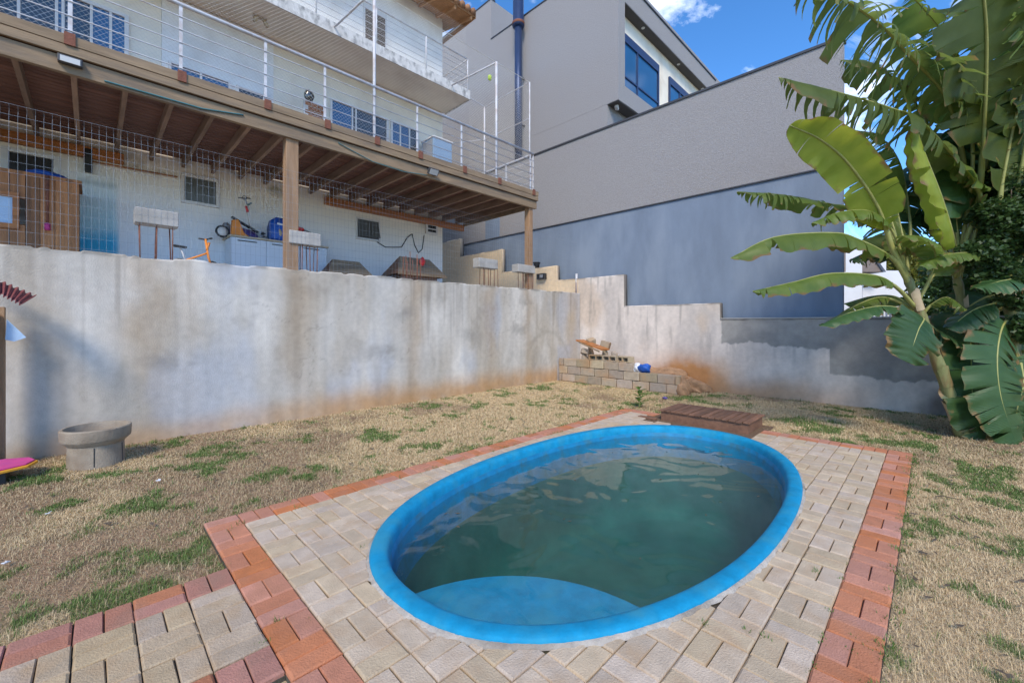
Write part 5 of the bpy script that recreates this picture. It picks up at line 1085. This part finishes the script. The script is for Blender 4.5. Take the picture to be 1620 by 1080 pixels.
pseudostem(ban2, [g2, A(1550,610,5.75), A(1535,540,5.75), A(1522,480,5.75), A(1512,430,5.75)], .085, .045)
banana_leaf(ban2, [A(1513,440,5.75), A(1530,370,5.6), A(1550,305,5.4), A(1463,197,5.1), A(1411,171,4.95), A(1324,145,4.75), A(1232,122,4.55)], .34, M['leaf_old'], .92, .95, (-.1,-.1,1), .36, .8, 11, .02)
banana_leaf(ban2, [A(1513,440,5.75), A(1512,400,5.5), A(1508,370,5.2), A(1490,310,5.05), A(1467,250,5.0), A(1448,196,5.0)], .20, M['leaf_lime'], .05, 1.0, (.25,-.75,.3), .28, .0, 12, .018)
banana_leaf(ban2, [A(1518,430,5.75), A(1530,330,5.8), A(1520,230,5.6), A(1494,150,5.3), A(1440,90,5.0), A(1397,43,4.8), A(1336,0,4.6), A(1260,-40,4.45)], .50, M['leaf_old'], .95, .6, (.1,.2,1), .33, .9, 13, .024)
banana_leaf(ban2, [A(1520,420,5.75), A(1545,330,5.6), A(1555,223,5.3), A(1560,87,4.9), A(1556,0,4.65), A(1540,-110,4.4), A(1510,-200,4.2)], .62, M['leaf_old'], .8, .15, (.65,.65,.3), .30, .4, 14, .026)
banana_leaf(ban2, [A(1518,430,5.75), A(1540,380,5.6), A(1552,310,5.5), A(1520,262,5.45), A(1470,225,5.45)], .38, M['leaf_mid'], .2, .6, (.0,-.3,1), .4, .3, 15, .018)
banana_leaf(ban2, [A(1515,440,5.8), A(1516,380,5.7), A(1510,320,5.6), A(1504,280,5.55), A(1506,345,5.45)], .40, M['leaf_dark'], .1, .2, (-.6,-.6,.4), .3, .1, 16, .014)
banana_leaf(ban2, [A(1520,440,5.8), A(1530,330,5.9), A(1528,270,5.85), A(1512,238,5.75), A(1522,292,5.6)], .42, M['leaf_dark'], .1, .15, (-.6,-.6,.4), .3, .1, 17, .014)
banana_leaf(ban2, [A(1530,540,5.7), A(1536,545,5.5), A(1537,585,5.35), A(1540,640,5.3), A(1550,698,5.3)], .34, M['leaf_dark'], .3, .15, (-.7,-.7,.15), .1, .1, 18, .014)
banana_leaf(ban2, [A(1516,430,5.75), A(1480,420,5.6), A(1450,385,5.5), A(1430,375,5.4), A(1415,400,5.3)], .20, M['leaf_old'], .5, .5, (-.3,-.5,.8), .3, .4, 19, .012)
banana_leaf(ban2, [A(1512,435,5.75), A(1475,350,5.9), A(1455,330,5.95), A(1440,360,5.9), A(1430,395,5.8)], .3, M['leaf_dark'], .3, .2, (-.6,-.6,.4), .3, .2, 20, .012)
g3 = at_depth(1610, 690, 5.5); g3.z = -.03
ban3 = thing('banana_plant', 'banana plant at the right edge with dark hanging leaves', 'banana plant', g3, 'banana plants in the right corner')
pseudostem(ban3, [g3, A(1608,600,5.5), A(1602,520,5.5), A(1596,450,5.5), A(1592,400,5.5)], .08, .045)
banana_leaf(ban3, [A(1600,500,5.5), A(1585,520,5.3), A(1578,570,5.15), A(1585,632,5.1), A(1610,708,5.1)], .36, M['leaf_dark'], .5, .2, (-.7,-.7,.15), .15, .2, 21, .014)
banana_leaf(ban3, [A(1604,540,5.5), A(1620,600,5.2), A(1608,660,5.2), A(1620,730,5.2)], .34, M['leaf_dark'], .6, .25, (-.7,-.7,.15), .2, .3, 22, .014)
banana_leaf(ban3, [A(1592,410,5.5), A(1580,330,5.4), A(1605,190,5.2), A(1640,60,5.0), A(1680,-60,4.8)], .5, M['leaf_old'], .7, .35, (.5,.5,.5), .3, .5, 23, .022)
banana_leaf(ban3, [A(1592,410,5.5), A(1600,320,5.5), A(1615,240,5.4), A(1600,150,5.3), A(1570,90,5.3), A(1590,0,5.2)], .38, M['leaf_dark'], .6, .5, (-.2,-.2,1), .3, .5, 24, .018)
banana_leaf(ban3, [A(1592,410,5.5), A(1570,390,5.5), A(1610,260,5.6), A(1640,240,5.6), A(1720,260,5.5)], .4, M['leaf_mid'], .4, .5, (-.2,-.2,1), .3, .5, 25, .018)
banana_leaf(ban3, [A(1592,410,5.5), A(1550,400,5.3), A(1500,402,5.15), A(1455,420,5.05)], .14, M['leaf_mid'], .3, .6, (-.1,-.3,1), .35, .4, 26, .012)
banana_leaf(ban3, [A(1594,430,5.5), A(1600,440,5.2), A(1580,445,5.0), A(1545,455,4.95)], .18, M['leaf_dark'], .2, .4, (-.1,-.3,1), .25, .4, 27, .012)
banana_leaf(ban3, [A(1596,440,5.5), A(1660,330,5.3), A(1700,280,5.1), A(1760,300,4.9)], .4, M['leaf_dark'], .6, .5, (0,0,1), .3, .6, 28, .018)

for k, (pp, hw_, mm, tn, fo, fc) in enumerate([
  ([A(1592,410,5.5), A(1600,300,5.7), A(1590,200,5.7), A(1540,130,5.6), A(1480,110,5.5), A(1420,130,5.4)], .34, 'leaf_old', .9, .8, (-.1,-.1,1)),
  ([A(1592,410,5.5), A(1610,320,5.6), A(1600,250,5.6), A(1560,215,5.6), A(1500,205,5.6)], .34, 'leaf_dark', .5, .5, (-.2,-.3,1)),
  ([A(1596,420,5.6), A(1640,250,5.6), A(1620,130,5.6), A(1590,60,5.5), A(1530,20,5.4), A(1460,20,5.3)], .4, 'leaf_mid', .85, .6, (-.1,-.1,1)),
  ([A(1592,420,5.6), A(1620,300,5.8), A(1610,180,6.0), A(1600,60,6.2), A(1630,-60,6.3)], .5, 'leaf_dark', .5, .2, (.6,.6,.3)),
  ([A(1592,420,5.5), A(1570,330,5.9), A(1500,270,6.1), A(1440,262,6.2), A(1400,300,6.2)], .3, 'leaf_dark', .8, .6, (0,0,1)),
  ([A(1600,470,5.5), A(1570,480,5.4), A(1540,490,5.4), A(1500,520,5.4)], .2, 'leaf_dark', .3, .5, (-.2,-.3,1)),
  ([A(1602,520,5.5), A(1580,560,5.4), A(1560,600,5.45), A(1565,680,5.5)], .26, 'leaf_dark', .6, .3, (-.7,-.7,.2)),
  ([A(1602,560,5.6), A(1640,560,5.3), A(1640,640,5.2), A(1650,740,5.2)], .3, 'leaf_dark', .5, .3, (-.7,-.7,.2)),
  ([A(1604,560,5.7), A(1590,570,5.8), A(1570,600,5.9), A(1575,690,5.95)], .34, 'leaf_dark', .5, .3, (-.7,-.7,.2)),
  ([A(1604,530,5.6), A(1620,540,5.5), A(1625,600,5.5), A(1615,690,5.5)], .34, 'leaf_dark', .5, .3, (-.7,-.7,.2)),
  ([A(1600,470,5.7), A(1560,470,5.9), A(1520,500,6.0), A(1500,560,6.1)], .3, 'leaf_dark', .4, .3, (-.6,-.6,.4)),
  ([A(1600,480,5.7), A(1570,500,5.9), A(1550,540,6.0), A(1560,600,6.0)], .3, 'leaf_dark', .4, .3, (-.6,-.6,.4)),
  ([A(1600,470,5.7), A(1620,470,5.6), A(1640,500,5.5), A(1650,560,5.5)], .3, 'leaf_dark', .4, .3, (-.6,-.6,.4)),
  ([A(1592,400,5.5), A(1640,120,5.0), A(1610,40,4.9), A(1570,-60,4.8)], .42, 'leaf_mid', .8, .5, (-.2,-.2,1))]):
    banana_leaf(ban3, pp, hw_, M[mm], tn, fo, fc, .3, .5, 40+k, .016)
banana_leaf(ban2, [A(1516,430,5.75), A(1500,300,5.9), A(1470,200,5.9), A(1430,140,5.8), A(1380,100,5.6), A(1330,95,5.5)], .3, M['leaf_old'], .9, .8, (0,0,1), .35, .8, 61, .016)
banana_leaf(ban2, [A(1516,430,5.75), A(1480,330,6.0), A(1440,290,6.1), A(1400,285,6.1), A(1350,310,6.0)], .26, M['leaf_dark'], .8, .7, (0,0,1), .3, .8, 62, .014)
vine = thing('climbing_vine', 'small leaved green vine climbing over the right hand banana plants', 'vine', tuple(at_depth(1612, 690, 5.9)[:2])+(-.03,))
b = MB()
for px, py in ((1600,300),(1570,350),(1530,395)): b.tube([tuple(at_depth(1612,690,5.9)[:2])+(-.03,), at_depth(1612,520,5.7), at_depth(1600,430,5.4), at_depth(px,py,5.3)], [.02,.016,.012,.005], 6)
b.build('stem', M['bark'], vine, True)
leaf_cloud('foliage', [C_(1605,285,5.45,.30), C_(1575,340,5.35,.24), C_(1612,370,5.3,.32), C_(1560,395,5.3,.2), C_(1525,400,5.35,.16), C_(1590,430,5.3,.22), C_(1620,460,5.3,.26), C_(1550,445,5.4,.18), C_(1640,330,5.3,.35), C_(1500,440,5.45,.12), C_(1615,520,5.35,.2)], 17000, .058, M['bush'], vine, 95)
g = np.random.default_rng(9); nl = 420; lx = np.concatenate([g.uniform(-.5,8.5,nl//2), g.uniform(2.0,9.3,nl//2)]); ly = np.concatenate([g.uniform(3.8,6.8,nl//2), g.uniform(-1.2,.1,nl//2)])
V = []; 
for x_, y_ in zip(lx, ly):
    a_ = g.uniform(0, 6.28); L_ = g.uniform(.015,.04); w_ = L_*g.uniform(.25,.5); z_ = .004+g.uniform(0,.014); c_, s_ = math.cos(a_), math.sin(a_); k_ = g.uniform(-.008,.008)
    V += [(x_-c_*L_, y_-s_*L_, z_), (x_+s_*w_, y_-c_*w_, z_+k_), (x_+c_*L_, y_+s_*L_, z_+.004), (x_-s_*w_, y_+c_*w_, z_+k_)]
o = np_mesh('leaf_litter', V, np.arange(len(V)).reshape(-1,4), M['bark']); o['kind'] = 'stuff'; tag(o, 'scattered dry brown leaf litter on the lawns', 'leaf litter')
for k, (pp, hw_, mm, tn, fo) in enumerate([
  ([A(1436,440,5.4), A(1415,370,5.3), A(1380,335,5.2), A(1330,335,5.1), A(1285,352,5.0)], .17, 'leaf_mid', .8, .7),
  ([A(1436,440,5.5), A(1440,350,5.8), A(1425,260,5.9), A(1390,215,5.9), A(1345,205,5.8)], .26, 'leaf_mid', .9, .7),
  ([A(1455,500,5.5), A(1480,520,5.5), A(1510,540,5.5), A(1525,590,5.5)], .22, 'leaf_dark', .4, .4),
  ([A(1450,480,5.5), A(1480,430,5.6), A(1500,400,5.6), A(1530,410,5.6)], .2, 'leaf_mid', .4, .5),
  ([A(1440,450,5.4), A(1430,380,5.6), A(1410,300,5.7), A(1380,262,5.7), A(1345,275,5.6)], .26, 'leaf_mid', .8, .6),
  ([A(1440,450,5.4), A(1420,410,5.6), A(1385,395,5.8), A(1345,410,5.9)], .22, 'leaf_dark', .6, .6),
  ([A(1450,480,5.4), A(1470,440,5.3), A(1480,400,5.2), A(1460,375,5.1), A(1425,372,5.0)], .2, 'leaf_mid', .4, .5),
  ([A(1455,500,5.4), A(1475,480,5.3), A(1500,470,5.2), A(1530,490,5.1)], .16, 'leaf_mid', .4, .5),
  ([A(1450,490,5.45), A(1400,470,5.5), A(1360,480,5.5), A(1320,505,5.5)], .16, 'leaf_mid', .3, .5)]):
    banana_leaf(ban1, pp, hw_, M[mm], tn, fo, (-.1,-.15,1), .28, .6, 80+k, .013)
for k, (pp, hw_, mm, tn, fo) in enumerate([
  ([A(1516,430,5.75), A(1540,250,5.5), A(1520,120,5.3), A(1490,50,5.2), A(1440,-10,5.1)], .42, 'leaf_mid', .85, .6),
  ([A(1516,430,5.75), A(1560,260,5.6), A(1590,170,5.5), A(1610,140,5.4), A(1660,150,5.3)], .4, 'leaf_mid', .8, .6),
  ([A(1516,430,5.75), A(1550,300,5.9), A(1580,220,6.0), A(1560,140,6.1), A(1510,90,6.1)], .42, 'leaf_dark', .6, .5)]):
    banana_leaf(ban2, pp, hw_, M[mm], tn, fo, (-.1,-.15,1), .32, .7, 90+k, .016)
g = np.random.default_rng(19); V = []
while len(V) < 4*26:
    x_, y_ = g.uniform(1.3, 5.6), g.uniform(.9, 3.2)
    if float(pool_f(x_, y_, .22)) > 0: continue
    a_ = g.uniform(0, 6.28); L_ = g.uniform(.010,.026); w_ = L_*g.uniform(.25,.5); c_, s_ = math.cos(a_), math.sin(a_); z_ = -.082
    V += [(x_-c_*L_, y_-s_*L_, z_+.002), (x_+s_*w_, y_-c_*w_, z_), (x_+c_*L_, y_+s_*L_, z_+.003), (x_-s_*w_, y_+c_*w_, z_)]
o = np_mesh('floating_leaves', V, np.arange(len(V)).reshape(-1,4), M['bark']); o['kind'] = 'stuff'; tag(o, 'tiny dead leaves floating on the pool water', 'leaf litter')
# ------------------------------------------------------------------ litter on the lawn
for k, (px, py, lab) in enumerate([(250,760,'white paper scrap on lawn right of the planter'),(8,890,'pale scrap on bare soil at the left edge'),(75,812,'small white scrap on lawn below the body board')]):
    q = on_z(px, py, .01); b = MB(); b.obox((q.x, q.y, .012), (.03,.018,.004), (.1,.2,k)); b.obox((q.x+.01, q.y+.005, .016), (.018,.018,.003), (.5,.2,k*2)); tag(b.build('paper_scrap', M['bagwhite']), lab, 'litter', 'litter on the lawn')
q = on_z(1052, 630, .01); tag(blob('purple_scrap', (q.x,q.y,.02), (.04,.05,.02), M['purple'], None, 77, .4), 'small purple scrap on the lawn before the block ledge', 'litter')
for (px0,py0,px1,py1,lab) in ((1480,785,1520,790,'thin twig on dry lawn right of the paving, farther one'),(1510,815,1535,830,'thin twig on dry lawn beside the small green tuft')):
    a, b = on_z(px0,py0,.01), on_z(px1,py1,.01); m_ = (a+b)/2+Vector((.02,.03,.004)); tag(MB().tube([a,m_,b], [.004,.005,.002], 6).build('twig', M['bark'], None, True), lab, 'twig', 'twigs on the lawn')
bpy.context.view_layer.update()
